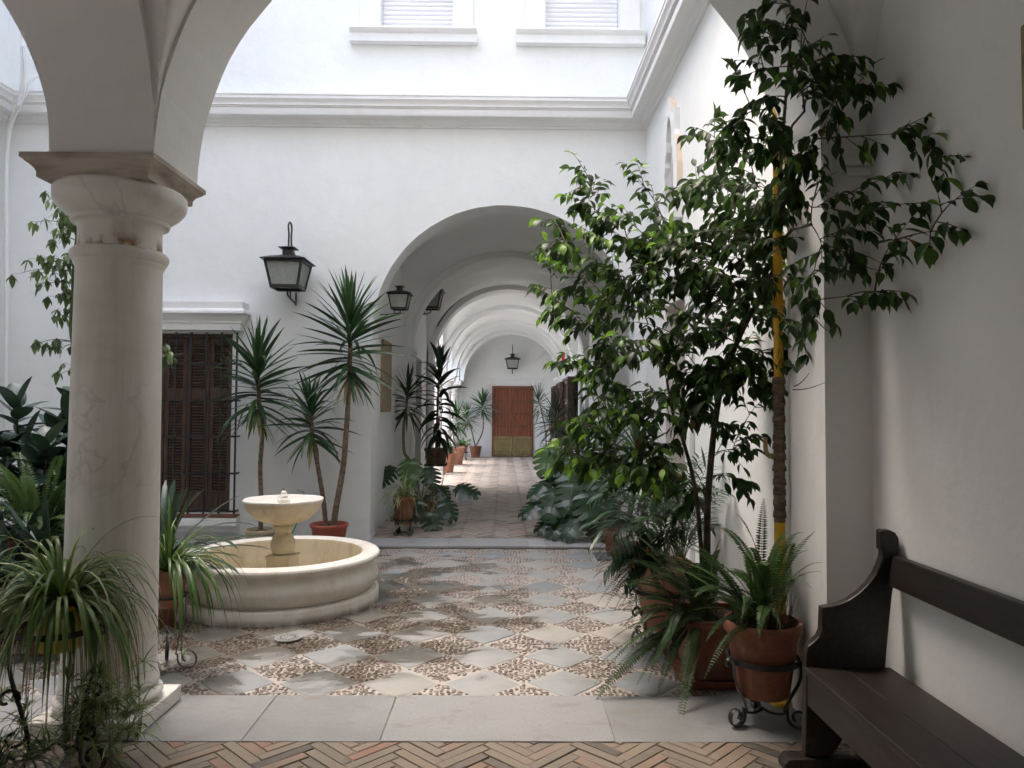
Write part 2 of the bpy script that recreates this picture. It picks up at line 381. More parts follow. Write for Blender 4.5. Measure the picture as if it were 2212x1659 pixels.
# courtyard paving: wet patches are real wet marks, dark and glossy
def paving(name, stops, rough, scale, bs, bstr, bd):
    m, nt, b = newmat(name)
    a = attr(nt); v = pos(nt)
    n = noise(nt, v, scale, 7, 0.6)
    ad = N(nt, 'ShaderNodeMath', operation='MULTIPLY_ADD'); nt.links.new(n, ad.inputs[0]); ad.inputs[1].default_value = 0.8
    sb = N(nt, 'ShaderNodeMath', operation='SUBTRACT'); nt.links.new(a, sb.inputs[0]); sb.inputs[1].default_value = 0.4
    nt.links.new(sb.outputs[0], ad.inputs[2])
    c = ramp(nt, ad.outputs[0], stops)
    # wetness: distance to the fountain plus noise
    g = N(nt, 'ShaderNodeNewGeometry'); d = N(nt, 'ShaderNodeVectorMath', operation='DISTANCE'); nt.links.new(g.outputs['Position'], d.inputs[0])
    d.inputs[1].default_value = (-1.72, 6.0, 0.0)
    mr = N(nt, 'ShaderNodeMapRange'); mr.inputs[1].default_value = 0.75; mr.inputs[2].default_value = 2.9; mr.inputs[3].default_value = 0.30; mr.inputs[4].default_value = -0.13
    nt.links.new(d.outputs['Value'], mr.inputs[0])
    wv = pos(nt, (1.0,1.5,1.0)); wn = noise(nt, wv, 1.9, 4, 0.5, 0.7)
    ad2 = N(nt, 'ShaderNodeMath', operation='ADD'); nt.links.new(mr.outputs[0], ad2.inputs[0]); nt.links.new(wn, ad2.inputs[1])
    wet = ramp(nt, ad2.outputs[0], [(0.585, 0.0), (0.61, 0.35), (0.63, 0.5), (0.70, 1.0)])
    c = mix(nt, wet, c, mix(nt, 1.0, c, (0.50,0.465,0.415), 'MULTIPLY'))
    # damp brownish dirt
    dn = noise(nt, v, 1.3, 6, 0.65); c = mix(nt, ramp(nt, dn, [(0.52,0.0),(0.78,0.35)]), c, mix(nt, 1.0, c, (0.74,0.66,0.57), 'MULTIPLY'))
    nt.links.new(c, b.inputs['Base Color'])
    nt.links.new(ramp(nt, wet, [(0.0, rough), (1.0, 0.13)]), b.inputs['Roughness'])
    bump(nt, b, noise(nt, v, bs, 6, 0.6), bstr, bd)
    return m
MAT['slate'] = paving('slate_diamond', [(0.0,(0.225,0.245,0.255)), (0.4,(0.295,0.31,0.313)), (0.65,(0.335,0.335,0.325)), (0.85,(0.36,0.345,0.315)), (1.0,(0.40,0.375,0.335))], 0.55, 5, 22, 0.5, 0.008)
MAT['pebble'] = paving('river_pebble', [(0.0,(0.12,0.10,0.088)), (0.4,(0.22,0.18,0.152)), (0.7,(0.30,0.255,0.22)), (1.0,(0.43,0.39,0.35))], 0.45, 40, 90, 0.1, 0.001)
MAT['mortar'] = paving('lime_mortar', [(0.0,(0.34,0.31,0.282)), (0.5,(0.42,0.388,0.355)), (1.0,(0.49,0.46,0.425))], 0.8, 6, 60, 0.6, 0.004)
def brick(name, k=1.0, sat=1.0):
    m, nt, b = newmat(name)
    a = attr(nt); v = pos(nt)
    n = noise(nt, v, 20, 7, 0.65)
    ad = N(nt, 'ShaderNodeMath', operation='MULTIPLY_ADD'); nt.links.new(n, ad.inputs[0]); ad.inputs[1].default_value = 0.5
    sb = N(nt, 'ShaderNodeMath', operation='SUBTRACT'); nt.links.new(a, sb.inputs[0]); sb.inputs[1].default_value = 0.25
    nt.links.new(sb.outputs[0], ad.inputs[2])
    c = ramp(nt, ad.outputs[0], [(q_, tuple(k*(x*sat+(1-sat)*sum(c_)/3) for x in c_)) for q_, c_ in [(0.0,(0.13,0.11,0.09)), (0.3,(0.235,0.195,0.15)), (0.6,(0.285,0.23,0.17)), (0.82,(0.30,0.20,0.14)), (1.0,(0.31,0.165,0.115))]])
    c = mix(nt, ramp(nt, noise(nt, v, 90, 4), [(0.55,0.0),(0.75,0.5)]), c, (0.12,0.10,0.08))
    nt.links.new(c, b.inputs['Base Color']); b.inputs['Roughness'].default_value = 0.6
    bump(nt, b, noise(nt, v, 70, 6, 0.65), 0.5, 0.004)
    return m
MAT['brick'] = brick('worn_brick', 0.85, 0.9)
MAT['brick_lit'] = brick('lit_worn_brick', 1.5, 0.6)  # same brick, with the corridor's daylight put into a brighter colour
MAT['grout'] = basic('brick_grout', (0.17,0.145,0.115), (0.27,0.235,0.19), 12, 0.9, 80, 0.5, 0.004)
MAT['earth'] = basic('earth', (0.12,0.10,0.08), (0.2,0.17,0.13), 1, 0.9)
# ================================================================== SETTING
# floor levels
Y_SF, Y_SB, Y_ST, Y_W = 3.47, 4.02, 8.24, 8.60      # near slab front/back, far step, far wall
X_L, X_R = -5.85, 1.645                               # side walls of the courtyard
ZC = 0.03                                             # corridor floor
def cx(Y): return -0.015 + max(0.0, Y-8.6)*0.0165     # the corridor runs a touch to the right
g = MB(); g.quad((-60,-60,-0.06),(60,-60,-0.06),(60,90,-0.06),(-60,90,-0.06))
struct(g.build('ground', MAT['earth']))

def herringbone(name, inside, x0, x1, y0, y1, z, W=0.056, k=5, ang=PI/4, parent=None, gap=0.005, ymax=None, bm='brick'):
    mb = MB()
    ca, sa = math.cos(ang), math.sin(ang)
    ext = int((abs(x1-x0)+abs(y1-y0))/W)+12
    ccx, ccy = (x0+x1)/2, (y0+y1)/2
    for i in range(-ext//2, ext//2):
        for j in range(-ext//2, ext//2):
            d = (i-j) % (2*k)
            if d == 0: cells = (i, j, i+k, j+1)
            elif d == 2*k-1: cells = (i, j, i+1, j+k)
            else: continue
            a, b_, c, e = cells
            mx, my = (a+c)/2*W, (b_+e)/2*W
            wx, wy = ccx+mx*ca-my*sa, ccy+mx*sa+my*ca
            if not inside(wx, wy): continue
            h = z + U(-0.003, 0.002); e1 = gap/2+U(0,0.0012)
            A, B, C_, D = a*W+e1, b_*W+e1, c*W-e1, e*W-e1
            def T(p): return (ccx+p[0]*ca-p[1]*sa, ccy+p[0]*sa+p[1]*ca)
            P = [T(p) for p in ((A,B),(C_,B),(C_,D),(A,D))]
            if ymax is not None:
                out = []
                for n in range(len(P)):
                    p, q = P[n], P[(n+1)%len(P)]
                    if p[1] <= ymax: out.append(p)
                    if (p[1] <= ymax) != (q[1] <= ymax):
                        f = (ymax-p[1])/(q[1]-p[1]); out.append((p[0]+f*(q[0]-p[0]), ymax))
                P = out
                if len(P) < 3: continue
            gx = sum(p[0] for p in P)/len(P); gy = sum(p[1] for p in P)/len(P); n = len(P)
            Q = []
            for p in P:
                dx, dy = gx-p[0], gy-p[1]; l = math.hypot(dx,dy)+1e-9; f = min(0.3, 0.0055/l); Q.append((p[0]+dx*f, p[1]+dy*f))
            tx, ty = U(-0.012,0.012), U(-0.012,0.012)
            hz = lambda p: h+(p[0]-gx)*tx+(p[1]-gy)*ty
            t = min(1, max(0, rnd.gauss(0.48, 0.26)))
            vs = [(p[0],p[1],z-0.02) for p in P]+[(p[0],p[1],hz(p)-0.003) for p in P]+[(q[0],q[1],hz(q)) for q in Q]
            fs = [tuple(range(2*n,3*n))]+[(n+k_,n+(k_+1)%n,2*n+(k_+1)%n,2*n+k_) for k_ in range(n)]+[(k_,(k_+1)%n,n+(k_+1)%n,n+k_) for k_ in range(n)]
            mb.add(vs, fs, 0, t)
    mb.quad((x0,y0,z-0.006),(x1,y0,z-0.006),(x1,y1,z-0.006),(x0,y1,z-0.006), 1)
    return struct(mb.build(name, [MAT[bm], MAT['grout']], recalc=False))
herringbone('gallery_pavement', lambda x, y: -4.2 < x < 1.70 and -0.35 < y < Y_SF+0.15, -6.2, 1.74, -1.5, Y_SF-0.004, 0.0, ymax=Y_SF-0.008)
herringbone('corridor_pavement', lambda x, y: abs(x-cx(y)) < 1.62 and 8.74 < y < 24.15, -1.9, 2.1, 8.72, 24.3, ZC, W=0.07, k=4, bm='brick_lit')

# granite slabs between gallery and courtyard, and the low step of the corridor
def slabs(name, joints, y0, y1, z1, th, seed, mt='slab'):
    mb = MB(); r = random.Random(seed)
    for a, b in zip(joints[:-1], joints[1:]):
        n = 10; e = 0.0014
        top = []
        # slightly wavering front and side edges
        fx = [a+e+(b-a-2*e)*i/n for i in range(n+1)]
        front = [(x, y0+r.uniform(-0.002,0.002)) for x in fx]; back = [(x+r.uniform(-0.004,0.004), y1+r.uniform(-0.004,0.003)) for x in reversed(fx)]
        mb.prism(front+back, 'z', z1-th, z1+r.uniform(-0.002,0.001), 0, r.random())
    mb.box(joints[0],joints[-1],y0+0.004,y1-0.006,z1-th-0.03,z1-0.0065 if th > .03 else z1-th-0.001,1)
    return struct(mb.build(name, [MAT[mt],MAT['grout']], bevel=0.003))
slabs('granite_kerb', [-6.0,-4.6,-3.4,-2.3,-1.20,-0.564,0.522,1.71], Y_SF, Y_SB, 0.0, 0.06, 3)
slabs('stone_step', [X_L,-4.4,-3.2,-1.9,-0.62,0.28,0.47,1.643], Y_ST, 8.73, ZC, 0.022, 5, 'slab_pale')
mb = MB(); mb.box(X_L, 1.643, Y_ST+0.03, 8.73, -0.05, ZC-0.0535); struct(mb.build('step_base', MAT['dark']))

# courtyard paving: mortar bed, slate diamonds and set pebbles in one sheet
def paving_sheet():
    mb = MB(); S = 0.46; X0, Y0 = -0.11, 4.215
    mb.quad((X_L,Y_SB,-0.010),(X_R,Y_SB,-0.010),(X_R,Y_ST+0.05,-0.010),(X_L,Y_ST+0.05,-0.010), 2)
    r = random.Random(11)
    for i in range(-13, 5):
        for j in range(-1, 10):
            px, py = X0+i*S, Y0+j*S
            if not (X_L+0.1 < px < X_R) or py < Y_SB+0.1: continue
            if math.hypot(px+1.775, py-6.02) < 0.55: continue
            h = S/2-r.uniform(0.004,0.016); ring = []
            cs = [(h*r.uniform(0.93,1.02),r.uniform(-.02,.02)),(r.uniform(-.02,.02),h*r.uniform(0.93,1.02)),(-h*r.uniform(0.93,1.02),r.uniform(-.02,.02)),(r.uniform(-.02,.02),-h*r.uniform(0.93,1.02))]
            for c in range(4):
                a, b = cs[c], cs[(c+1) % 4]
                for q in range(5):
                    f = q/5; jx, jy = (r.uniform(-.006,.006), r.uniform(-.006,.006)) if q else (0,0)
                    bul = 1+0.03*math.sin(PI*f)
                    ring.append(((a[0]*(1-f)+b[0]*f)*bul+jx, (a[1]*(1-f)+b[1]*f)*bul+jy))
            ring = [(min(max(px+x, X_L), X_R-0.005), min(max(py+y, Y_SB+0.006), Y_ST+0.04)) for x, y in ring]
            z = r.uniform(-0.006, -0.002); n = len(ring); t = min(1,max(0,r.gauss(0.48,0.24)))
            tx, ty = r.uniform(-0.006,0.006), r.uniform(-0.006,0.006)
            hz = lambda p: z+(p[0]-px)*tx+(p[1]-py)*ty
            inn = [(px+(x-px)*0.95, py+(y-py)*0.95) for x, y in ring]
            vs = [(x,y,-0.012) for x,y in ring]+[(x,y,hz((x,y))-0.0035) for x,y in ring]+[(x,y,hz((x,y))) for x,y in inn]+[(px,py,z)]
            fs = [(q,(q+1)%n,n+(q+1)%n,n+q) for q in range(n)]+[(n+q,n+(q+1)%n,2*n+(q+1)%n,2*n+q) for q in range(n)]+[(2*n+q,2*n+(q+1)%n,3*n) for q in range(n)]
            mb.add(vs, fs, 0, t)
    # pebbles
    y = Y_SB+0.012
    while y < Y_ST+0.03:
        x = -3.9+r.uniform(0,0.02); far = y > 6.3
        while x < X_R-0.02:
            px, py = x+r.uniform(-.006,.006), y+r.uniform(-.005,.005)
            u = (px-X0)/S; v = (py-Y0)/S
            du, dv = abs(u-round(u)), abs(v-round(v))
            if du+dv > 0.515 and math.hypot(px+1.775, py-6.02) > 0.76 and r.random() < 0.93:
                a, b = r.uniform(.0105,.020), r.uniform(.0075,.0125); hh = r.uniform(.004,.008); an = r.gauss(0.3,0.6)+(PI/2 if r.random()<.2 else 0)
                c, s_ = math.cos(an), math.sin(an); seg = 6
                vs = []
                for rr, zz in (((1,-0.5),(0.8,0.55)) if not far else ((1,-0.3),)):
                    for q in range(seg):
                        al = 2*PI*q/seg; ex, ey = a*rr*math.cos(al), b*rr*math.sin(al)
                        vs.append((px+ex*c-ey*s_, py+ex*s_+ey*c, -0.009+hh*zz))
                vs.append((px,py,-0.009+hh))
                if far: fs = [(q,(q+1)%seg,seg) for q in range(seg)]
                else: fs = [(q,(q+1)%seg,seg+(q+1)%seg,seg+q) for q in range(seg)]+[(seg+q,seg+(q+1)%seg,2*seg) for q in range(seg)]
                mb.add(vs, fs, 1, min(1,max(0,r.gauss(0.45,0.25))))
            x += 0.0315
        y += 0.0225
    o = mb.build('courtyard_pavement', [MAT['slate'], MAT['pebble'], MAT['mortar']], recalc=False, smooth=50)
    return struct(o)
paving_sheet()

# ================================================================== WALLS
def arcpts(xc, half, zs, rise, n=40, jit=0.0, seed=1):
    r = random.Random(seed); out = []
    for i in range(n+1):
        a = PI-PI*i/n; j = 1+(r.uniform(-jit,jit) if 0 < i < n else 0)
        out.append((xc+half*math.cos(a)*j, zs+rise*math.sin(a)*j))
    return out
def wall_arches(mb, u0, u1, z0, z1, d0, d1, arches, to3, mat=0, floor=None, jit=0.0, ends=(1,1)):
    # a wall from u0..u1, z0..z1, thickness d0..d1, pierced by arches (uc, half, zs, rise); to3(u,d,z)
    def q(a, b, c, e): mb.quad(a, b, c, e, mat)
    cur = u0; fz = z0 if floor is None else floor
    for ai, (uc, half, zs, rise) in enumerate(sorted(arches)):
        l, r_ = uc-half, uc+half
        for d in (d0, d1):
            q(to3(cur,d,z0),to3(l,d,z0),to3(l,d,z1),to3(cur,d,z1)) if l-cur > 1e-4 else None
        pts = arcpts(uc, half, zs, rise, 48, jit, ai+3)
        for (a, za), (b, zb) in zip(pts[:-1], pts[1:]):
            for d in (d0, d1): q(to3(a,d,za),to3(b,d,zb),to3(b,d,z1),to3(a,d,z1))
            q(to3(a,d0,za),to3(b,d0,zb),to3(b,d1,zb),to3(a,d1,za))
        for u in (l, r_): q(to3(u,d0,z0),to3(u,d1,z0),to3(u,d1,zs),to3(u,d0,zs))
        cur = r_
    if u1-cur > 1e-4:
        for d in (d0, d1): q(to3(cur,d,z0),to3(u1,d,z0),to3(u1,d,z1),to3(cur,d,z1))
    for u, k in ((u0,ends[0]), (u1,ends[1])):
        if k: q(to3(u,d0,z0),to3(u,d1,z0),to3(u,d1,z1),to3(u,d0,z1))
    q(to3(u0,d0,z1),to3(u1,d0,z1),to3(u1,d1,z1),to3(u0,d1,z1))
def wall_holes(mb, u0, u1, z0, z1, d0, d1, holes, to3, mat=0, ends=(1,1), top=1):
    # face at d0 pierced by rectangular holes (ua,ub,za,zb,depth); reveal walls run to depth
    us = sorted({u0,u1,*[h[0] for h in holes],*[h[1] for h in holes]}); zs = sorted({z0,z1,*[h[2] for h in holes],*[h[3] for h in holes]})
    for a, b in zip(us[:-1], us[1:]):
        for c, e in zip(zs[:-1], zs[1:]):
            m = ((a+b)/2, (c+e)/2)
            if any(h[0] < m[0] < h[1] and h[2] < m[1] < h[3] for h in holes): continue
            mb.quad(to3(a,d0,c),to3(b,d0,c),to3(b,d0,e),to3(a,d0,e), mat)
    for a, b, c, e, dp in holes:
        mb.quad(to3(a,d0,c),to3(a,dp,c),to3(a,dp,e),to3(a,d0,e), mat); mb.quad(to3(b,d0,c),to3(b,dp,c),to3(b,dp,e),to3(b,d0,e), mat)
        mb.quad(to3(a,d0,e),to3(b,d0,e),to3(b,dp,e),to3(a,dp,e), mat); mb.quad(to3(a,d0,c),to3(b,d0,c),to3(b,dp,c),to3(a,dp,c), mat)
        mb.quad(to3(a,dp,c),to3(b,dp,c),to3(b,dp,e),to3(a,dp,e), mat)
    mb.quad(to3(u0,d1,z0),to3(u1,d1,z0),to3(u1,d1,z1),to3(u0,d1,z1), mat)
    for u, k in ((u0,ends[0]),(u1,ends[1])):
        if k: mb.quad(to3(u,d0,z0),to3(u,d1,z0),to3(u,d1,z1),to3(u,d0,z1), mat)
    if top: mb.quad(to3(u0,d0,z1),to3(u1,d0,z1),to3(u1,d1,z1),to3(u0,d1,z1), mat)
fY = lambda u, d, z: (u, d, z)         # walls running along X (depth = Y)
fX = lambda u, d, z: (d, u, z)         # walls running along Y (depth = X)
ZTOP = 9.2
CORN = [(0.0,4.83),(0.025,4.835),(0.03,4.855),(0.055,4.86),(0.075,4.885),(0.085,4.90),(0.195,4.903),(0.20,4.91),(0.20,4.985),(0.212,4.988),(0.212,5.0),(0.228,5.003),(0.228,5.018),(0.232,5.03),(0.245,5.05),(0.262,5.07),(0.262,5.105),(0.27,5.107),(0.27,5.125),(0.0,5.16)]
def cornice(parent, path, name='cornice'):
    # path: list of (origin, outward normal) corner points; profile swept with mitred ends
    mb = MB(); n = len(CORN); vs = []
    for (x, y, nx, ny) in path:
        for p, z in CORN: vs.append((x+nx*p, y+ny*p, z+U(-.0012,.0012)))
    fs = []
    for k in range(len(path)-1):
        for i in range(n-1): fs.append((k*n+i,k*n+i+1,(k+1)*n+i+1,(k+1)*n+i))
    mb.add(vs, fs)
    return mb.build(name, MAT['trim'], parent, smooth=35)

# ---- building across the courtyard -----------------------------------------
B = thing('courtyard_building', 'white building across the courtyard with arched passage, two shuttered upper windows and barred window', 'building', (-2, Y_W, 0))
mb = MB()
AH = 1.525; AZ = 2.44; AR = 1.49
WX0, WX1, WZ0, WZ1 = -4.27, -3.157, 0.33, 2.40
wall_holes(mb, X_L-0.5, cx(8.6)-AH, 0, 4.95, Y_W, 8.97, [(WX0,WX1,WZ0,WZ1,8.84)], fY, ends=(1,0), top=0)
wall_arches(mb, cx(8.6)-AH, 2.2, 0, 4.95, Y_W, 8.97, [(cx(8.6),AH,AZ,AR)], fY, jit=0.0015, ends=(0,1))
UW = [(-1.488,-0.641,5.98,7.9,8.78),(0.454,1.332,5.98,7.9,8.78)]
wall_holes(mb, X_L-0.5, 2.2, 4.95, ZTOP, Y_W, 9.0, UW, fY)
mb.build('facade', MAT['plaster'], B)
cornice(B, [(X_L,Y_W,1,-1),(X_R,Y_W,-1,-1)])
for k, (a, b, c, e, dp) in enumerate(UW):
    m = MB()   # raised plaster surround
    m.box(a-0.245,a-0.001,Y_W-0.035,Y_W-0.002,c,e+0.2); m.box(b+0.001,b+0.245,Y_W-0.035,Y_W-0.002,c,e+0.2); m.box(a-0.001,b+0.001,Y_W-0.035,Y_W-0.002,e+0.001,e+0.2)
    wdw = m.build('window', MAT['trim'], B, bevel=0.006)
    s = MB(); zz = c+(0.055 if k == 0 else 0.0)
    while zz < e:
        n = 5
        pr = [(8.735-0.012*math.sin(PI*i/n), zz+0.052*i/n) for i in range(n+1)]+[(8.76,zz+0.052),(8.76,zz)]
        s.prism(pr, 'x', a+0.004, b-0.004); zz += 0.055
    if k == 0:
        s.box(a+0.004,b-0.004,8.725,8.76,c+0.02,c+0.053)
        for fx_ in (0.1,0.66): s.box(a+fx_*(b-a),a+fx_*(b-a)+0.014,8.70,8.724,c+0.05,c+0.095,1)
    s.build('roller_shutter', [MAT['white_pvc'],MAT['rusty']], wdw, smooth=40)
    s = MB()
    pr = [(Y_W-0.003,c-0.155),(Y_W-0.10,c-0.155),(Y_W-0.10,c-0.06),(Y_W-0.125,c-0.045),(Y_W-0.15,c-0.02),(Y_W-0.15,c+0.0),(Y_W-0.003,c+0.012)]
    s.prism(pr, 'x', a-0.345, b+0.29); s.build('sill', MAT['trim'], wdw, bevel=0.004)

m = MB(); m.box(X_L-0.5,2.2,Y_W-0.95,9.0,ZTOP+0.001,ZTOP+0.25); m.build('unseen_sky_shade', MAT['trim'], B)  # unseen overhang added to cut sky light on the upper wall
# barred window builder (local frame: u along wall, o = outward, z up)
def barred_window(parent, u0, u1, z0, z1, to3, depth, nleaf, nbar, hz, sub=True):
    fr = MB()
    wt = 0.035
    fr_ = lambda a, b, c, e, f, g_, mb_, mat=0: mb_.add([to3(a,c,f),to3(b,c,f),to3(b,e,f),to3(a,e,f),to3(a,c,g_),to3(b,c,g_),to3(b,e,g_),to3(a,e,g_)], [(0,3,2,1),(4,5,6,7),(0,1,5,4),(1,2,6,5),(2,3,7,6),(3,0,4,7)], mat)
    fr_(u0+.001,u0+wt,-depth+0.10,-depth+0.16,z0+.001,z1-.001,fr); fr_(u1-wt,u1-.001,-depth+0.10,-depth+0.16,z0+.001,z1-.001,fr); fr_(u0+wt,u1-wt,-depth+0.10,-depth+0.16,z1-0.05,z1-.001,fr)
    W = fr.build('barred_window', MAT['shutter'], parent)
    n = nleaf; lw = (u1-u0-2*wt)/n
    for k in range(n):
        a = u0+wt+k*lw+0.004; b = a+lw-0.008; m = MB(); st = 0.045
        c, e = -depth+0.105, -depth+0.14
        fr_(a,a+st,c,e,z0+0.03,z1-0.055,m); fr_(b-st,b,c,e,z0+0.03,z1-0.055,m)
        zr = [z0+0.03, z0+0.03+0.20, z0+(z1-z0)*0.62, z0+(z1-z0)*0.69, z1-0.055]
        fr_(a+st,b-st,c+.002,e-.002,zr[0],zr[1],m); fr_(a+st,b-st,c+.002,e-.002,zr[2],zr[3],m); fr_(a+st,b-st,c+.002,e-.002,zr[4]-0.06,zr[4],m)
        for lo, hi in ((zr[1],zr[2]),(zr[3],zr[4]-0.06)):
            zz = lo+0.004
            while zz < hi-0.02:
                vs = [to3(a+st,c+.004,zz+0.022),to3(b-st,c+.004,zz+0.022),to3(b-st,e-.002,zz),to3(a+st,e-.002,zz),to3(a+st,c+.004,zz+0.028),to3(b-st,c+.004,zz+0.028),to3(b-st,e-.002,zz+0.006),to3(a+st,e-.002,zz+0.006)]
                m.add(vs, [(0,3,2,1),(4,5,6,7),(0,1,5,4),(1,2,6,5),(2,3,7,6),(3,0,4,7)]); zz += 0.034
        m.build('shutter_leaf', MAT['shutter'], W)
    gr = MB(); o = 0.09; r = 0.009
    ub0, ub1 = u0-0.02, u1+0.085
    for k in range(nbar):
        u = ub0+(ub1-ub0)*k/(nbar-1); fr_(u-r,u+r,o-r,o+r,z0+0.0,z1-0.0,gr)
    for z in hz:
        fr_(ub0-0.02,ub1+0.02,o+r,o+r+0.014,z-0.011,z+0.011,gr)
        for u in (ub0-0.012,ub1+0.012): fr_(u-0.008,u+0.008,0.0,o+r,z-0.010,z+0.010,gr)
    gr.build('iron_grille', MAT['iron'], W)
    return W, fr_
W, bx = barred_window(B, WX0, WX1, WZ0, WZ1, lambda u,o,z: (u, Y_W-o, z), 0.24, 4, 8, [0.36,0.79,1.21,1.62,2.04])
m = MB()   # moulded hood
prof = [(0.0,2.425),(0.14,2.425),(0.14,2.50),(0.155,2.505),(0.155,2.53),(0.165,2.535),(0.18,2.56),(0.21,2.595),(0.24,2.605),(0.24,2.63),(0.225,2.65),(0.20,2.665),(0.20,2.74),(0.0,2.75)]
vs = []; a0, b0 = WX0-0.02, WX1+0.03
for (x, sx) in ((a0,-1),(b0,1)):
    for p, z in prof: vs.append((x+sx*(p*0.75), Y_W-0.001-p, z))
n = len(prof); fs = [(i,i+1,n+i+1,n+i) for i in range(n-1)]
# return faces to the wall
vs2 = [(x+sx*(p*0.75), Y_W-0.001, z) for (x,sx) in ((a0,-1),(b0,1)) for p, z in prof]
fs += [(i,i+1,2*n+i+1,2*n+i) for i in range(n-1)]+[(n+i,n+i+1,3*n+i+1,3*n+i) for i in range(n-1)]
m.add(vs+vs2, fs); m.build('window_hood', MAT['trim'], W, smooth=30)
m = MB()
m.prism([(Y_W-.001,0.12),(Y_W-0.06,0.12),(Y_W-0.075,0.16),(Y_W-0.14,0.20),(Y_W-0.14,0.285),(Y_W-.001,0.295)], 'x', WX0-0.09, WX1+0.13)
m.box(WX0-0.09,WX1+0.12,Y_W-0.13,Y_W-0.002,0.297,0.318,1); m.build('sill', [MAT['trim'],MAT['terra']], W, bevel=0.004)

# ---- right-hand wall of the courtyard ---------------------------------------
RB = thing('side_building', 'white right hand courtyard wall with cornice, small arched niche and brown door', 'building', (X_R, 6, 0))
mb = MB()
DY0, DY1 = 6.55, 7.35
wall_holes(mb, 3.9, Y_W, 0, ZTOP, X_R, X_R+0.6, [(DY0,DY1,0.0,2.55,X_R+0.28)], fX)
mb.build('facade', MAT['plaster'], RB)
cornice(RB, [(X_R,3.95,-1,0),(X_R,Y_W,-1,-1)])
m = MB(); m.box(X_R+0.18,X_R+0.23,DY0+.002,DY1-.002,0.002,2.548)
for zz in (0.25,0.95,1.65): m.box(X_R+0.165,X_R+0.1795,DY0+0.12,DY1-0.12,zz,zz+0.55)
m.build('door', MAT['door_dull'], RB, bevel=0.008)
m = MB()
for y in (DY0-0.16, DY1+0.002): m.box(X_R-0.045,X_R-0.002,y,y+0.158,0.0,2.55)
m.box(X_R-0.05,X_R-0.002,DY0-0.2,DY1+0.2,2.552,2.75); m.box(X_R-0.10,X_R-0.002,DY0-0.24,DY1+0.24,2.752,2.80)
m.build('door_surround', MAT['trim'], RB, bevel=0.006)
m = MB(); m.box(X_R-0.95,X_R+0.6,3.96,Y_W-0.951,ZTOP+0.001,ZTOP+0.25); m.build('unseen_sky_shade', MAT['trim'], RB)  # added above the view, dims sky light on the right wall
# mixtilinear niche: raised frame with peach painted edge, recess shade put into a grey colour
def niche(yc, zb):
    out = [(-0.34,0),(-0.34,0.40),(-0.30,0.62),(-0.24,0.74),(-0.24,0.98),(-0.17,0.98),(-0.15,0.93),(-0.10,1.08),(0,1.16),(0.10,1.08),(0.15,0.93),(0.17,0.98),(0.24,0.98),(0.24,0.74),(0.30,0.62),(0.34,0.40),(0.34,0)]
    inn = [(-0.20,0.0),(-0.20,0.42),(-0.16,0.50),(-0.17,0.58),(-0.11,0.66),(-0.12,0.75),(-0.07,0.90),(0,0.97),(0.07,0.90),(0.12,0.75),(0.11,0.66),(0.17,0.58),(0.16,0.50),(0.20,0.42),(0.20,0.0)]
    m = MB(); d0, d1 = X_R-0.001, X_R-0.055
    P = lambda p, d: (d, yc+p[0], zb+p[1])
    # front face as strips between the two outlines
    k = 40
    def res(poly):
        L = [0]
        for a, b in zip(poly[:-1], poly[1:]): L.append(L[-1]+math.hypot(a[0]-b[0],a[1]-b[1]))
        o = []
        for i in range(k+1):
            s = L[-1]*i/k; j = max(q for q in range(len(L)) if L[q] <= s+1e-9); j = min(j, len(poly)-2)
            f = (s-L[j])/(L[j+1]-L[j]); o.append((poly[j][0]*(1-f)+poly[j+1][0]*f, poly[j][1]*(1-f)+poly[j+1][1]*f))
        return o
    A, C = res(out), res(inn)
    for i in range(k):
        m.quad(P(A[i],d1),P(A[i+1],d1),P(C[i+1],d1),P(C[i],d1), 0)
        m.quad(P(A[i],d0),P(A[i+1],d0),P(A[i+1],d1),P(A[i],d1), 1 if (3 <= i <= 9 or 16 <= i <= 19) else 0)
        m.quad(P(C[i],d1),P(C[i+1],d1),P(C[i+1],d0-0.0),P(C[i],d0-0.0), 0)
    m.box(X_R-0.09,X_R-0.002,yc-0.36,yc+0.36,zb-0.12,zb-0.001,0)
    m.build('niche_frame', [MAT['plaster'],MAT['ivory']], RB)
    m = MB(); m.add([P(p,X_R-0.004) for p in inn], [tuple(range(len(inn)))]); 
    m.box(X_R-0.04,X_R-0.0045,yc-0.195,yc+0.195,zb+0.25,zb+0.42)
    m.build('niche_recess', basic('niche_shade_grey', (0.42,0.42,0.42), (0.48,0.48,0.475), 3, 0.8), RB)
niche(7.15, 3.45)
m = MB(); m.box(X_R-0.12,X_R-0.002,6.2,6.75,5.75,5.95); m.box(X_R-0.15,X_R-0.002,6.15,6.8,5.952,6.0); m.build('sill', MAT['trim'], RB, bevel=0.004)

# ---- left-hand wall ----------------------------------------------------------
LB = thing('side_building', 'white left hand courtyard wall with cornice and upper window sill', 'building', (X_L, 6, 0))
mb = MB(); wall_holes(mb, 3.9, Y_W, 0, ZTOP, X_L, X_L-0.6, [(5.9,6.8,6.0,7.9,X_L-0.2)], fX); mb.build('facade', MAT['plaster'], LB)
cornice(LB, [(X_L,3.95,1,0),(X_L,Y_W,1,-1)])
m = MB(); m.box(X_L-0.6,X_L+0.95,3.96,Y_W-0.951,ZTOP+0.001,ZTOP+0.25); m.build('unseen_sky_shade', MAT['trim'], LB)  # added above the view, dims sky light on the left wall
m = MB(); m.box(X_L+0.002,X_L+0.035,5.65,5.899,6.0,8.1); m.box(X_L+0.002,X_L+0.035,6.801,7.05,6.0,8.1); wd = m.build('window', MAT['trim'], LB)
m = MB(); m.box(X_L+0.002,X_L+0.15,5.55,7.15,5.84,5.998); m.build('sill', MAT['trim'], wd, bevel=0.01)
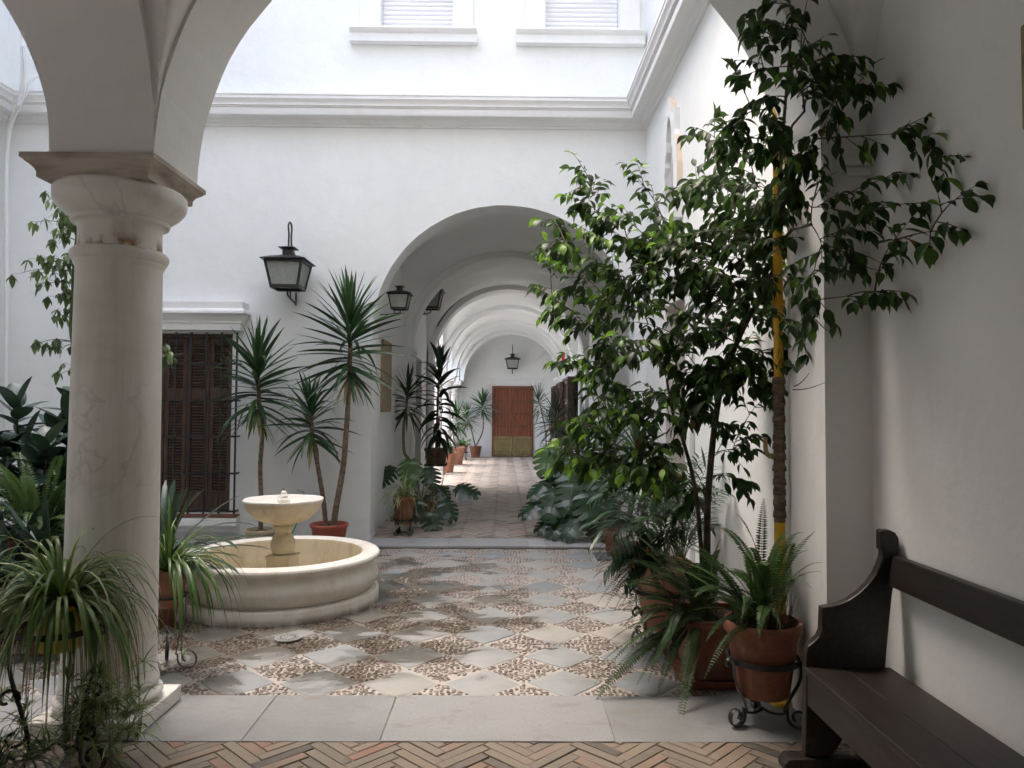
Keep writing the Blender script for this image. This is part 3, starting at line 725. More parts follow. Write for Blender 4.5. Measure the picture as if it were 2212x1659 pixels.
s = MB(); zz = 6.0
while zz < 7.85: s.box(X_L-0.17,X_L-0.15,5.904,6.796,zz,zz+0.05); zz += 0.055
s.build('roller_shutter', MAT['white_pvc'], wd)

# ---- near gallery -------------------------------------------------------------
G = thing('arcade_gallery', 'white vaulted gallery in the foreground with arches opening to the courtyard', 'gallery', (0, 1.5, 0))
AX, AHALF, ASP, ARISE = -0.079, 1.579, 2.71, 1.57
PX0, PX1 = -2.147, -1.658
mb = MB()
A2H = 1.6; A2X = PX0-A2H
wall_arches(mb, A2X-A2H, AX+AHALF, ASP, ZTOP, 3.46, 3.95, [(AX,AHALF,ASP,ARISE),(A2X,A2H,ASP,ARISE)], fY, jit=0.0022)
# piers at both ends
mb.box(AX+AHALF, 2.3, 3.46, 3.95, ASP, ZTOP)
mb.box(AX+AHALF, 2.3, 3.452, 3.90, 0, ASP)
mb.box(-6.4, A2X-A2H, 3.46, 3.95, 0, ZTOP)
mb.build('arcade_wall', MAT['plaster_warm'], G)
GY0 = -0.32
XW = 1.72
def vault_grid(mb, x0, x1, y0, y1, zs, rx, ry, n=80):
    xc, yc = (x0+x1)/2, (y0+y1)/2; hx, hy = (x1-x0)/2, (y1-y0)/2
    vs = []; 
    for j in range(n+1):
        for i in range(n+1):
            # cosine spacing keeps the springing smooth
            x = xc-hx*math.cos(PI*i/n); y = yc-hy*math.cos(PI*j/n)
            za = rx*math.sqrt(max(0,1-((x-xc)/hx)**2)); zb = ry*math.sqrt(max(0,1-((y-yc)/hy)**2))
            vs.append((x,y,zs+max(za,zb)))
    fs = [(j*(n+1)+i,j*(n+1)+i+1,(j+1)*(n+1)+i+1,(j+1)*(n+1)+i) for j in range(n) for i in range(n)]
    mb.add(vs, fs)
vt = MB()
vault_grid(vt, PX1, XW, GY0, 3.46, ASP+0.05, 1.60, 1.60)
vault_grid(vt, -6.0, PX0, GY0, 3.46, ASP+0.05, 1.60, 1.60)
vt.box(-6.4, 2.3, -0.8, 3.46, 4.42, 4.6)
vt.build('vault', MAT['plaster_warm'], G, smooth=40)
def transverse(x0, x1):
    m = MB(); wall_arches(m, GY0, 3.46, ASP, 4.45, x0, x1, [((GY0+3.46)/2,(3.46-GY0)/2,ASP,1.53)], fX, jit=0.0015)
    m.build('transverse_arch', MAT['plaster_warm'], G)
transverse(PX0, PX1)
m = MB(); m.box(XW, 2.3, -0.8, 3.452, 0, 4.42); m.build('side_wall', MAT['plaster_warm'], G)
m = MB(); m.box(-6.4, 2.3, -0.8, GY0, 0, 4.42); m.build('back_wall', MAT['plaster_warm'], G)
m = MB(); m.box(-6.4,-6.0,GY0,0.25,0,4.42); m.box(-6.4,-6.0,1.5,3.4515,0,4.42); m.box(-6.4,-6.0,0.25,1.5,2.15,4.42); m.build('end_wall', MAT['plaster_warm'], G)  # unseen wall; doorway opening added to let fill light into the gallery
# impost block in the corner by the bench
m = MB(); m.box(1.56, XW-.001, 3.40, 3.4515, 2.68, 2.72); m.box(1.59, XW-.001, 3.42, 3.4515, 2.64, 2.679); m.build('impost', MAT['plaster_warm'], G, bevel=0.01)

# ---- near column ---------------------------------------------------------------
CXX, CYY = -1.935, 3.715
Ccol = thing('marble_column', 'thick veined marble column with square abacus in the left foreground', 'column', (CXX, CYY, 0))
m = MB(); m.box(CXX-0.25,CXX+0.25,CYY-0.245,CYY+0.245,0.002,0.078); m.build('plinth', MAT['marble'], Ccol, bevel=0.006)
m = MB()
tor = [(0.20,0.079)]+[(0.195+0.048*math.sin(PI*i/10), 0.079+0.085*i/10) for i in range(11)]
m.lathe(tor+[(0.0,0.164)], (CXX,CYY,0), 64); m.build('torus_base', MAT['marble'], Ccol, smooth=50)
m = MB()
sh = [(0.0,0.168),(0.222,0.168),(0.226,0.180),(0.222,0.194),(0.2145,0.215),(0.2115,0.25)]
for i in range(1, 13): sh.append((0.2115-0.0155*(i/12)**1.4, 0.25+1.96*i/12))
sh += [(0.199,2.222),(0.206,2.232),(0.208,2.246),(0.214,2.25),(0.222,2.262),(0.225,2.277),(0.222,2.292),(0.212,2.303),(0.194,2.306),(0.0,2.306)]
m.lathe(sh, (CXX,CYY,0), 64); m.build('shaft', MAT['marble'], Ccol, smooth=40)
m = MB()
cp = [(0.0,2.309),(0.191,2.309),(0.191,2.415),(0.196,2.428),(0.207,2.436),(0.222,2.438),(0.226,2.447),(0.224,2.460),(0.232,2.464)]
cp += [(0.232+0.072*math.sin(PI/2*min(1,i/8*1.15)), 2.466+0.125*i/10) for i in range(11)]+[(0.29,2.607),(0.0,2.607)]
m.lathe(cp, (CXX,CYY,0), 64); m.build('capital', MAT['marble'], Ccol, smooth=40)
m = MB()
ab = [(0.262,2.6075),(0.262,2.632),(0.268,2.646),(0.280,2.660),(0.296,2.672),(0.306,2.684),(0.312,2.686),(0.312,2.7095)]
vs = []
for p, z in ab:
    for sx, sy in ((-1,-1),(1,-1),(1,1),(-1,1)): vs.append((CXX-0.012+sx*p, CYY+sy*(p-0.012), z))
n = len(ab); fs = [(4*i+k,4*i+(k+1)%4,4*(i+1)+(k+1)%4,4*(i+1)+k) for i in range(n-1) for k in range(4)]+[(3,2,1,0),tuple(4*(n-1)+k for k in range(4))]
m.add(vs, fs); m.build('abacus', MAT['abacus'], Ccol)

# ---- vaulted corridor -----------------------------------------------------------
K = thing('vaulted_corridor', 'long white vaulted corridor behind the arch with a row of rib arches', 'corridor', (0, 9, 0))
RIBS = [11.53, 14.6, 17.35, 20.25, 23.1]; RT = 0.42; ENDY = 24.25
HW, KS = 1.60, 2.46
ends = [8.97]+RIBS+[ENDY]
for k, y in enumerate(RIBS):
    m = MB(); c = cx(y)
    wall_arches(m, c-HW-0.02, c+HW+0.02, KS, 4.25, y, y+RT, [(c,1.50,KS,1.47)], fY, jit=0.0012)
    for s_ in (-1, 1):
        if s_ < 0 and k >= 2: continue
        m.box(c+s_*1.50 if s_ > 0 else c-HW-.02, c+HW+.02 if s_ > 0 else c-1.50, y, y+RT, 0, KS)
    m.build('transverse_arch', MAT['plaster'], K)
    for s_ in (-1, 1):
        if s_ < 0 and k >= 2: continue
        # impost with a small rolled console below
        m = MB(); x = c+s_*1.50
        for (p, za, zb) in ((0.06,KS-0.03,KS+0.02),(0.045,KS-0.065,KS-0.031),(0.025,KS-0.10,KS-0.066)):
            m.box(min(x,x-s_*p), max(x,x-s_*p), y-0.03, y+RT+0.03, za, zb)
        if k == 0:
            for (p, zc) in ((0.045,KS-0.17),(0.035,KS-0.33),(0.028,KS-0.44)):
                m.tube([(x-s_*0.01,y+0.08,zc),(x-s_*0.01,y+0.34,zc)], p, 10)
        m.build('impost', MAT['trim'], K, bevel=0.004)
vt = MB()
for a, b in zip(ends[:-1], ends[1:]):
    a2 = a+(RT if a > 9 else 0); c = cx((a+b)/2)
    if b-a2 < 0.4: continue
    vault_grid(vt, c-HW-0.01, c+HW+0.01, a2, b, KS+0.01, 1.55, 1.55, 20)
vt.build('vault', MAT['plaster'], K, smooth=40)
mb = MB()
# left wall: solid for two bays (dark door in the second), then an open arcade
def xl(y): return cx(y)-HW
mb.add([(xl(8.97),8.97,0),(xl(11.53),11.53,0),(xl(11.53),11.53,4.1),(xl(8.97),8.97,4.1)], [(0,1,2,3)])
mb.box(xl(9)-0.5, xl(9)-0.02, 8.975, 11.6, 0, 4.2)
mb.box(xl(13)-0.5, xl(13), 11.95, 12.85, 0, 4.2); mb.box(xl(13)-0.5, xl(13), 13.75, 14.6, 0, 4.2); mb.box(xl(13)-0.5, xl(13), 12.85, 13.75, 2.45, 4.2); mb.box(xl(13)-0.5, xl(13)-0.3, 12.85, 13.75, 0, 2.45)
mb.box(xl(13)-0.5, xl(14.8), 14.6, 15.05, 0, 4.2)
wall_arches(mb, 15.05, ENDY, KS, 4.6, xl(20)-0.36, xl(20)-0.0, [((15.05+17.36)/2,(17.36-15.05)/2,KS,1.15),((17.74+20.27)/2,(20.27-17.74)/2,KS,1.25),((20.64+23.12)/2,(23.12-20.64)/2,KS,1.22)], fX)
# right wall
xr = lambda y: cx(y)+HW
for a, b in zip(ends[:-1], ends[1:]):
    c = cx((a+b)/2); mb.box(c+HW, c+HW+0.5, a+(0.003 if a>9 else 0), b, 0, 4.2)
mb.box(-1.9, 2.5, ENDY, ENDY+0.5, 0, 4.3)
mb.box(-1.9, 2.4, 8.98, ENDY+0.4, 4.25, 4.4)
mb.build('corridor_wall', MAT['plaster'], K)
m = MB(); m.box(xl(13)-0.2, xl(13)-0.12, 12.853, 13.747, 0.03, 2.447); m.build('dark_door', MAT['darkwood'], K)
# end doorway surround with eared top
DX0, DX1, DZ = -0.405, 0.945, 2.335
m = MB(); yy = ENDY-0.04
m.box(DX0-0.24,DX0,yy,ENDY-.002,ZC,DZ); m.box(DX1,DX1+0.24,yy,ENDY-.002,ZC,DZ); m.box(DX0-0.24,DX1+0.24,yy,ENDY-.002,DZ,DZ+0.22)
m.box(DX0-0.30,DX0-0.02,yy-.012,ENDY-.003,DZ+0.05,DZ+0.27); m.box(DX1+0.02,DX1+0.30,yy-.012,ENDY-.003,DZ+0.05,DZ+0.27)
m.build('portal_surround', MAT['trim'], K, bevel=0.006)
# barred bay windows on the right wall, seen edge on
for y0, y1 in ((15.4,16.9),(18.2,19.7),(21.2,22.5)):
    c = cx((y0+y1)/2)+HW
    W_, bx_ = barred_window(K, y0, y1, 0.75, 2.25, lambda u,o,z,c=c: (c-o*2.2, u, z), -0.02, 2, 8, [0.8,1.3,1.8,2.2])
    m = MB(); pr = [(c-.002,2.28),(c-0.22,2.28),(c-0.22,2.36),(c-0.26,2.40),(c-0.31,2.45),(c-0.31,2.50),(c-.002,2.52)]
    m.prism([(p[0],p[1]) for p in pr], 'y', y0-0.12, y1+0.12); m.build('window_hood', MAT['trim'], W_)
    m = MB(); m.box(c-0.26,c-.002,y0-0.1,y1+0.1,0.62,0.72); m.build('sill', MAT['trim'], W_, bevel=0.006)

# columns of the corridor arcade
def corridor_column(x, y):
    m = MB()
    t = thing('arcade_column', '', 'column', (x, y, 0), 'pale columns down the left of the corridor')
    m.box(x-0.2,x+0.2,y-0.2,y+0.2,-0.02,0.10); m.build('plinth', MAT['marble_pale'], t, bevel=0.008)
    m = MB(); m.lathe([(0,0.101),(0.19,0.101),(0.205,0.14),(0.19,0.18),(0.165,0.19),(0.16,0.23),(0.15,0.28),(0.135,2.0),(0.15,2.01),(0.165,2.04),(0.15,2.07),(0.135,2.08),(0,2.08)], (x,y,0), 28); m.build('shaft', MAT['marble_pale'], t, smooth=40)
    m = MB(); m.lathe([(0,2.082),(0.133,2.082),(0.133,2.17),(0.15,2.19),(0.17,2.195),(0.19,2.24),(0.215,2.30),(0.215,2.33),(0,2.33)], (x,y,0), 28)
    m.box(x-0.235,x+0.235,y-0.235,y+0.235,2.332,2.40); m.box(x-0.25,x+0.25,y-0.25,y+0.25,2.4005,2.455); m.build('capital', MAT['marble_pale'], t, smooth=40)
    return t
xa = xl(20)-0.18
for y, lab in ((17.55,'pale corridor column nearest the viewer, partly behind the dark dracaena'),(20.45,'pale corridor column second from the front, with terracotta pots at its foot'),(23.3,'pale corridor column third from the front, beside the fern pot'),(24.0,'pale corridor half column farthest back, against the end wall')):
    c = corridor_column(xa, y); c['label'] = lab
# patio beyond the columns: floor and a bright white wall
m = MB(); m.quad((-12,12,0.0),(xa-0.3,12,0.0),(xa-0.3,26,0.0),(-12,26,0.0)); struct(m.build('patio_floor', MAT['slab']))
m = MB(); m.quad((-14,-4,-0.02),(-6.0,-4,-0.02),(-6.0,3.44,-0.02),(-14,3.44,-0.02)); struct(m.build('added_side_floor', MAT['marble_pale']))  # unseen pale floor added outside the end wall opening for the fill light
PW = thing('patio_wall', 'bright white patio wall seen between the corridor columns', 'wall', (-11.5, 20, 0))
m = MB(); m.box(-12.0,-11.5,14.6,27,0,3.6); m.box(-11.5,xl(13)-0.5,14.6,15.04,0,3.2); m.box(-11.5,-1.9,25.2,25.6,0,4); m.build('wall', MAT['plaster'], PW)

# ---- end door --------------------------------------------------------------------
D = thing('double_door', 'studded red wooden double door with brass kick plates at the end of the corridor', 'door', ((DX0+DX1)/2, ENDY-0.05, ZC))
m = MB(); 
m.box(DX0+.003,DX0+0.05,ENDY-0.10,ENDY-0.003,ZC,DZ-.003); m.box(DX1-0.05,DX1-.003,ENDY-0.10,ENDY-0.003,ZC,DZ-.003); m.box(DX0+0.05,DX1-0.05,ENDY-0.10,ENDY-0.003,DZ-0.045,DZ-.003)
m.build('door_frame', MAT['door'], D)
mid = (DX0+DX1)/2
for (a, b) in ((DX0+0.053, mid-0.003),(mid+0.003, DX1-0.053)):
    m = MB(); n = 6
    for k in range(n):
        p = a+(b-a)*k/n; m.box(p+0.0015, p+(b-a)/n-0.0015, ENDY-0.075, ENDY-0.03, ZC+0.006, DZ-0.05)
    leaf = m.build('door_leaf', MAT['door'], D, bevel=0.003)
    m = MB(); m.box(a+0.004,b-0.004,ENDY-0.082,ENDY-0.0755,ZC+0.02,ZC+0.665); m.build('kick_plate', MAT['brass'], leaf)
    m = MB()
    for z in (0.075,0.16,0.575): 
        for k in range(7): m.lathe([(0.0,0.0),(0.017,0.0),(0.013,0.008),(0.0,0.012)], (0,0,0), 8); i0 = len(m.v)-32; m.xf(Matrix.Translation((a+0.045+(b-a-0.09)*k/6,ENDY-0.082,ZC+z))@Matrix.Rotation(PI/2,4,'X'), i0)
    for z in (0.99,1.40,1.81,2.19):
        for k in range(7): m.lathe([(0.0,0.0),(0.020,0.0),(0.015,0.009),(0.0,0.013)], (0,0,0), 8); i0 = len(m.v)-32; m.xf(Matrix.Translation((a+0.045+(b-a-0.09)*k/6,ENDY-0.0755,ZC+z))@Matrix.Rotation(PI/2,4,'X'), i0)
    m.build('studs', MAT['iron'], leaf)
m = MB(); m.lathe([(0,0),(0.022,0),(0.022,0.02),(0,0.03)], (0,0,0), 12); m.xf(Matrix.Translation((mid+0.04,ENDY-0.076,1.18))@Matrix.Rotation(PI/2,4,'X')); m.build('lock', MAT['brass'], D)
# ================================================================== PLANT TOOLS
V3 = Vector
UP = V3((0,0,1))
def rv(s=1.0):
    return V3((U(-s,s), U(-s,s), U(-s,s)))
SH = {
 'ficus': lambda t: (math.sin(PI*min(1,t*1.12))**0.8 if t < 0.86 else 0.10*(1-t)/0.14+0.02),
 'lance': lambda t: math.sin(PI*min(1, t**0.75))**0.9+0.02,
 'strap': lambda t: (0.55+0.45*min(1,t*3)) * (1 if t < 0.82 else math.sqrt(max(0,1-((t-0.82)/0.18)**2))*0.98+0.02),
 'sword': lambda t: (0.45+0.55*min(1,t*3.5))*(1-t**2.6)+0.01,
 'grass': lambda t: (0.6+0.4*min(1,t*4))*(1-t**1.8)+0.02,
 'ovate': lambda t: math.sin(PI*min(1,t**0.85))**0.62+0.01,
}
def leaf(mb, p, d, L, W, shape='lance', droop=0.3, segs=5, tint=0.5, mat=0, fold=0.25, up=None, side=None, cream=None, curl=0.0):
    p = V3(p); d = V3(d).normalized()
    up = V3(up) if up else UP
    s = V3(side) if side else d.cross(up)
    if s.length < 0.05: s = d.orthogonal()
    s.normalize()
    f = SH[shape]; vs = []; cols = 3 if cream is None else 4
    for i in range(segs+1):
        t = i/segs; w = W*f(t)/2
        n = s.cross(d).normalized()
        if cols == 3: vs += [p-s*w+n*w*fold, p, p+s*w+n*w*fold]
        else: vs += [p-s*w+n*w*fold, p-s*w*0.55+n*w*fold*0.3, p+s*w*0.55+n*w*fold*0.3, p+s*w+n*w*fold]
        p = p + d*(L/segs)
        d = (d + V3((0,0,-droop/segs*(1+curl*t)))).normalized()
        s = (s - d*s.dot(d)).normalized()
    fs = []; ms = []
    for i in range(segs):
        for c in range(cols-1):
            a = i*cols+c; fs.append((a,a+1,a+cols+1,a+cols))
            ms.append(mat if cream is None else ((cream[0],cream[1],cream[0])[c]))
    mb.add(vs, fs, ms, tint)
def bez(a, b, c, n):
    return [a*(1-t)**2+b*2*t*(1-t)+c*t*t for t in [i/n for i in range(n+1)]]
def crv(pts, n=6):
    # Catmull-Rom through the points
    pts = [V3(p) for p in pts]; P = [pts[0]*2-pts[1]]+pts+[pts[-1]*2-pts[-2]]; out = []
    for i in range(1, len(P)-2):
        for k in range(n):
            t = k/n; a, b, c, d = P[i-1], P[i], P[i+1], P[i+2]
            out.append(0.5*((2*b)+(c-a)*t+(2*a-5*b+4*c-d)*t*t+(3*b-a-3*c+d)*t**3))
    out.append(pts[-1]); return out
def lerpr(a, b, n): return [a+(b-a)*i/max(1,n-1) for i in range(n)]
def frond(mb, base, tip, lift, n=26, pl=0.045, tint=0.5, mat=0, stem=1, start=0.12, pw=0.40, sag=0.5):
    # fern frond: arching rachis with paired pinnae
    base = V3(base); tip = V3(tip); ctrl = (base+tip)/2+V3((0,0,lift))
    P = bez(base, ctrl, tip, n)
    mb.tube(P[::3]+[P[-1]], lerpr(0.0022, 0.0008, len(P[::3])+1), 3, stem, 0.4)
    sd = rv(0.3)
    for i in range(int(n*start), n):
        for h in (0.0,):
            p = P[i]*(1-h)+P[i+1]*h; d = (P[i+1]-P[i]).normalized(); t = (i+h)/n
            s = d.cross(UP+sd); s.normalize()
            l = pl*(0.35+0.65*min(1,(t-start+0.05)*5))*(1-max(0,(t-0.55)/0.45)**1.6*0.85)
            w = l*pw; 
            for sg in (-1,1):
                q = (s*sg+d*0.28+V3((0,0,-0.12-0.25*U(0,sag)))+rv(0.06)).normalized()
                e = p+q*l; b1 = p+q*l*0.4+d*w*0.5; b2 = p+q*l*0.35-d*w*0.5
                mb.add([p,b2,e,b1], [(0,1,2,3)], mat, min(1,max(0,tint+U(-.08,.08))))
def palm_frond(mb, base, tip, lift, n=13, L=0.20, W=0.028, tint=0.5, mat=0, stem=1, start=0.3):
    base = V3(base); tip = V3(tip); ctrl = (base+tip)/2+V3((0,0,lift))
    P = bez(base, ctrl, tip, n)
    mb.tube(P, lerpr(0.0045,0.0012,len(P)), 4, stem, 0.5)
    sd = rv(0.35)
    for i in range(int(n*start), n+1):
        p = P[i]; d = (P[min(i+1,n)]-P[max(i-1,0)]).normalized(); t = i/n
        s = d.cross(UP+sd).normalized()
        l = L*(0.55+0.6*math.sin(PI*(0.15+0.8*t)))*U(.88,1.1)
        for sg in (-1,1):
            leaf(mb, p, s*sg+d*(0.55+0.5*t)+V3((0,0,0.1)), l, W*U(.85,1.15), 'lance', U(0.5,1.0), 5, min(1,max(0,tint+U(-.12,.12))), mat, 0.3)
def monstera_leaf(mb, c, d, n, L, tint=0.5, mat=0, droop=0.35):
    # heart shaped blade with deep side cuts; c = where the stalk joins, d = midrib direction, n = face normal
    c = V3(c); d = V3(d).normalized(); n = V3(n); n = (n-d*n.dot(d)).normalized(); s = d.cross(n).normalized()
    def P(t, x):   # t along midrib (can be <0 at the lobes), x sideways
        z = -droop*L*(max(0,t)**2)*0.9 - 0.35*abs(x)**1.6/max(L,1e-6)**0.6 + 0.03*L*math.sin(9*t)
        return c+d*(t*L)+s*x+n*z
    def wid(t): return 0.5*L*max(0.02, (math.sin(PI*min(1,max(0,(t+0.22)/1.24))**0.72))**0.85)
    cuts = 6
    for sg in (-1,1):
        for k in range(cuts):
            t0 = -0.2+1.15*k/cuts; t1 = -0.2+1.15*(k+1)/cuts; cut = U(0.34,0.5)
            m0, m1 = max(0.0,t0*0.92+0.03), max(0.0,t1*0.92+0.03)
            inner = U(0.36,0.5); rows = [(0.0,0.0,0.0),(inner*0.5,0,0.1),(inner,0.0,0.35),(0.72,cut*0.8,0.75),(0.93,cut*0.95,0.95),(1.0,cut*1.3,1.0)]
            if k == cuts-1: rows = [(0,0,0),(0.5,0.0,0.5),(0.85,0.1,0.9),(1.0,0.3,1.0)]
            vs = []
            for f, ct, bl in rows:
                a = m0*(1-bl)+t0*bl; b = m1*(1-bl)+t1*bl; h = (b-a)
                sh = 0.10*f*f
                a2, b2 = a+h*ct*0.5+sh, b-h*ct*0.5+sh
                vs += [P(a2, sg*wid(a+0.001)*f), P((a2+b2)/2+0.02*f, sg*wid((a+b)/2)*f*1.03), P(b2, sg*wid(b-0.001)*f)]
            fs = []
            for i in range(len(rows)-1):
                for q in range(2): fs.append((i*3+q,i*3+q+1,i*3+q+4,i*3+q+3))
            mb.add(vs, fs, mat, min(1,max(0,tint+U(-.05,.05))))
    mb.tube([P(-0.02,0)+n*0.002,P(0.35,0)+n*0.002,P(0.7,0)+n*0.002,P(0.97,0)+n*0.001], [0.006*L/0.35,0.005*L/0.35,0.003*L/0.35,0.001], 4, mat, 1.0)

def pot(parent, c, rt, h, mat, rb=None, rim=0.025, soil=True, name='pot', seg=40):
    rb = rb or rt*0.68; m = MB(); x, y, z = c
    pr = [(0,0.0),(rb*0.96,0.0),(rb,0.008),(rt*0.93,h-rim*2.0),(rt*0.94,h-rim*1.9),(rt,h-rim*1.7),(rt*1.015,h-rim),(rt*1.01,h-0.006),(rt*0.985,h),(rt*0.92,h-0.002),(rt*0.90,h-0.012),(rt*0.86,h-0.045),(0,h-0.046)]
    m.lathe(pr, c, seg); o = m.build(name, mat, parent, smooth=40)
    if soil:
        m = MB(); n = 24; vs = [(x,y,z+h-0.028)]
        for k in range(n): vs.append((x+rt*0.875*math.cos(2*PI*k/n), y+rt*0.875*math.sin(2*PI*k/n), z+h-0.036+U(-.006,.006)))
        m.add(vs, [(0,1+k,1+(k+1)%n) for k in range(n)]); m.build('soil', MAT['soil'], o, recalc=False)
    return o
def spiral(c, u, v, r0, r1, a0, a1, n=18):
    c = V3(c); u = V3(u); v = V3(v)
    return [c+(u*math.cos(a)+v*math.sin(a))*r for a, r in ((a0+(a1-a0)*i/n, r0+(r1-r0)*i/n) for i in range(n+1))]
def stand(c, rtop, h, label, group=None, nleg=3, a0=0.5, rfoot=None, thick=0.008, scrolls=True, ring=True, ringz=None):
    x, y, z = c; t = thing('plant_stand', label, 'plant stand', c, group)
    rfoot = rfoot or rtop*1.15
    if ring:
        for rz in [ringz or h]:
            m = MB(); rr = (rtop+0.006) if rz > h*0.5 else rtop*0.5
            pts = [(x+rr*math.cos(a), y+rr*math.sin(a), z+rz) for a in [2*PI*k/36 for k in range(37)]]
            m.tube(pts, thick*1.15, 6, flat=(0.5,1.3)); m.build('ring', MAT['iron'], t, smooth=60)
    for k in range(nleg):
        a = a0+2*PI*k/nleg; u = V3((math.cos(a), math.sin(a), 0)); o = V3((x,y,z))
        m = MB()
        pts = crv([o+u*(rtop+0.018)+UP*(h+0.0), o+u*(rtop+0.012)+UP*h*0.75, o+u*rtop*0.80+UP*h*0.45, o+u*rtop*0.62+UP*h*0.22, o+u*rtop*0.72+UP*0.085])
        rs = min(0.068, h*0.165)
        foot = o+u*(rtop*0.72+rs*0.98)+UP*rs
        sp = spiral(foot, u, UP, rs, rs*0.42, PI*1.08, PI*1.08+2*PI*1.1, 26)
        m.tube(pts+sp, thick, 6, flat=(1.5,0.45))
        sp = spiral(o+u*(rtop+0.018+0.028)+UP*h, u, UP, 0.028, 0.01, PI, PI-2*PI*0.9, 14)
        m.tube(sp, thick*0.8, 5, flat=(1.2,0.6))
        if scrolls:
            q = o+u*rtop*0.85+UP*h*0.52
            m.tube(spiral(q+u*0.045+UP*0.03, u, UP, 0.045, 0.014, PI*1.1, -PI*0.55, 18), thick*0.75, 5)
            m.tube(spiral(o+u*(rtop*0.66+0.05)+UP*h*0.30, u, UP, 0.05, 0.014, PI*0.9, PI*2.6, 18), thick*0.75, 5)
        if scrolls or h < 0.35: m.tube(bez(o+u*rtop*0.66+UP*h*0.2, o+u*rtop*0.3+UP*h*0.12, o+UP*h*0.2, 8), thick*0.9, 5, flat=(1.2,0.6))
        m.build('leg', MAT['iron'], t, smooth=60)
    return t

def sword_head(mb, top, axis, length, n, L, W, tint0=0.45, mat=0, dead=2, drop=0.0, young=True):
    # yucca or dracaena head: leaves all the way round the top of the stem, upper ones erect, lower ones drooping
    top = V3(top); axis = V3(axis).normalized(); ga = 2.399963
    ref = axis.orthogonal().normalized(); ref2 = axis.cross(ref)
    for i in range(n):
        t = i/(n-1)                       # 0 = bottom, 1 = top
        p = top-axis*length*(1-t)
        a = i*ga+U(-.2,.2)
        out = ref*math.cos(a)+ref2*math.sin(a)
        el = R(-30)+R(114)*t**1.15+U(-.16,.16)
        d = out*math.cos(el)+axis*math.sin(el)
        l = L*(0.72+0.35*math.sin(PI*min(1,0.2+t*0.75)))*U(.86,1.08)
        sv = d.cross(axis).normalized(); sv = Matrix.Rotation(U(-.8,.8), 3, d) @ sv
        leaf(mb, p+out*0.012, d, l, W*U(.85,1.12), 'sword', U(0.15,0.7)*(1.25-t)+drop*(1-t)+(U(.8,1.8) if rnd.random() < .13 else 0), 7, min(0.95,max(0,rnd.gauss(tint0,0.12)+0.2*t)), mat, 0.35, up=axis, side=sv)
    for k in range(dead):
        a = U(0,2*PI); out = ref*math.cos(a)+ref2*math.sin(a)
        leaf(mb, top-axis*(length+U(-.06,.05)), out*U(.3,.9)-axis*U(.3,.9), L*U(.4,.75), W*U(.6,1), 'sword', U(.4,1.4), 6, U(.1,1), 1 if dead > 2 else mat, 0.5, up=axis)
def cane(mb, pts, r0, r1, seg=10, mat=0):
    P = crv(pts, 8); n = len(P); rr = [r0+(r1-r0)*i/(n-1)+(0.0022 if i % 2 else 0) for i in range(n)]
    mb.tube(P, rr, seg, mat)
    return P
def spider_plant(mb, c, n, L, W, cream=True, spread=1.0, elmin=-5, elmax=85, tint=0.5, curl=2.6, wide=None, dr=(1.0,2.1)):
    c = V3(c)
    for i in range(n):
        a = U(0,2*PI) if wide is None else wide(); el = R(elmin+(elmax-elmin)*rnd.random()**0.9)
        d = V3((math.cos(a)*math.cos(el)*spread, math.sin(a)*math.cos(el)*spread, math.sin(el)))
        cr = None
        if cream and rnd.random() < cream: cr = (1,0) if rnd.random() < 0.75 else (0,1)
        leaf(mb, c+V3((math.cos(a),math.sin(a),0))*U(0.0,0.035), d, L*U(.55,1.08), W*U(.75,1.15), 'grass', U(*dr), 10, min(1,max(0,rnd.gauss(tint,0.16))), 0, 0.35, cream=cr, curl=curl*U(.3,1))
def plantlet(mb, p, n=8, L=0.10, W=0.007):
    for i in range(n):
        a = U(0,2*PI); el = R(U(-10,60))
        leaf(mb, p, (math.cos(a)*math.cos(el), math.sin(a)*math.cos(el), math.sin(el)), L*U(.6,1.1), W, 'grass', U(.8,1.8), 5, rnd.gauss(.6,.15), 0, 0.3, cream=((1,0) if rnd.random()<.4 else None))

# ================================================================== THINGS IN THE COURTYARD
# ---- fountain -------------------------------------------------------------------
FX, FY = -1.775, 6.02
T = thing('fountain', 'round cream stone fountain with scalloped bowl on a baluster in the courtyard', 'fountain', (FX, FY, 0))
m = MB(); c = (FX,FY,0)
m.lathe([(0.60,-0.01),(0.762,-0.01),(0.764,0.075),(0.755,0.092),(0.735,0.097),(0.60,0.097)], c, 128); m.build('base_ring', MAT['lime'], T, smooth=35)
m = MB()
pr = [(0.60,0.0985),(0.700,0.0985),(0.706,0.106),(0.712,0.112)]
pr += [(0.712+0.048*math.sin(PI*(i/12)**0.85), 0.112+0.205*i/12) for i in range(1,13)]
pr += [(0.714,0.325),(0.722,0.332),(0.748,0.334),(0.764,0.345),(0.768,0.360),(0.762,0.374),(0.745,0.383),(0.69,0.387),(0.645,0.384),(0.628,0.373),(0.622,0.35),(0.605,0.06),(0.0,0.05)]
ms_at = len(pr)
m.lathe(pr, c, 128)
nf = len(pr)-1
for i in range(len(m.f)):
    if i//128 >= nf-3: m.m[i] = 1
m.build('basin', [MAT['lime'], MAT['lime_wet']], T, smooth=35)
m = MB()
m.box(FX-0.095,FX+0.095,FY-0.095,FY+0.095,0.051,0.345); m.box(FX-0.104,FX+0.104,FY-0.104,FY+0.104,0.3452,0.36)
m.xf(Matrix.Translation((FX,FY,0))@Matrix.Rotation(R(-8),4,'Z')@Matrix.Translation((-FX,-FY,0)))
m.build('pedestal', MAT['lime_wet'], T, bevel=0.004)
m = MB()
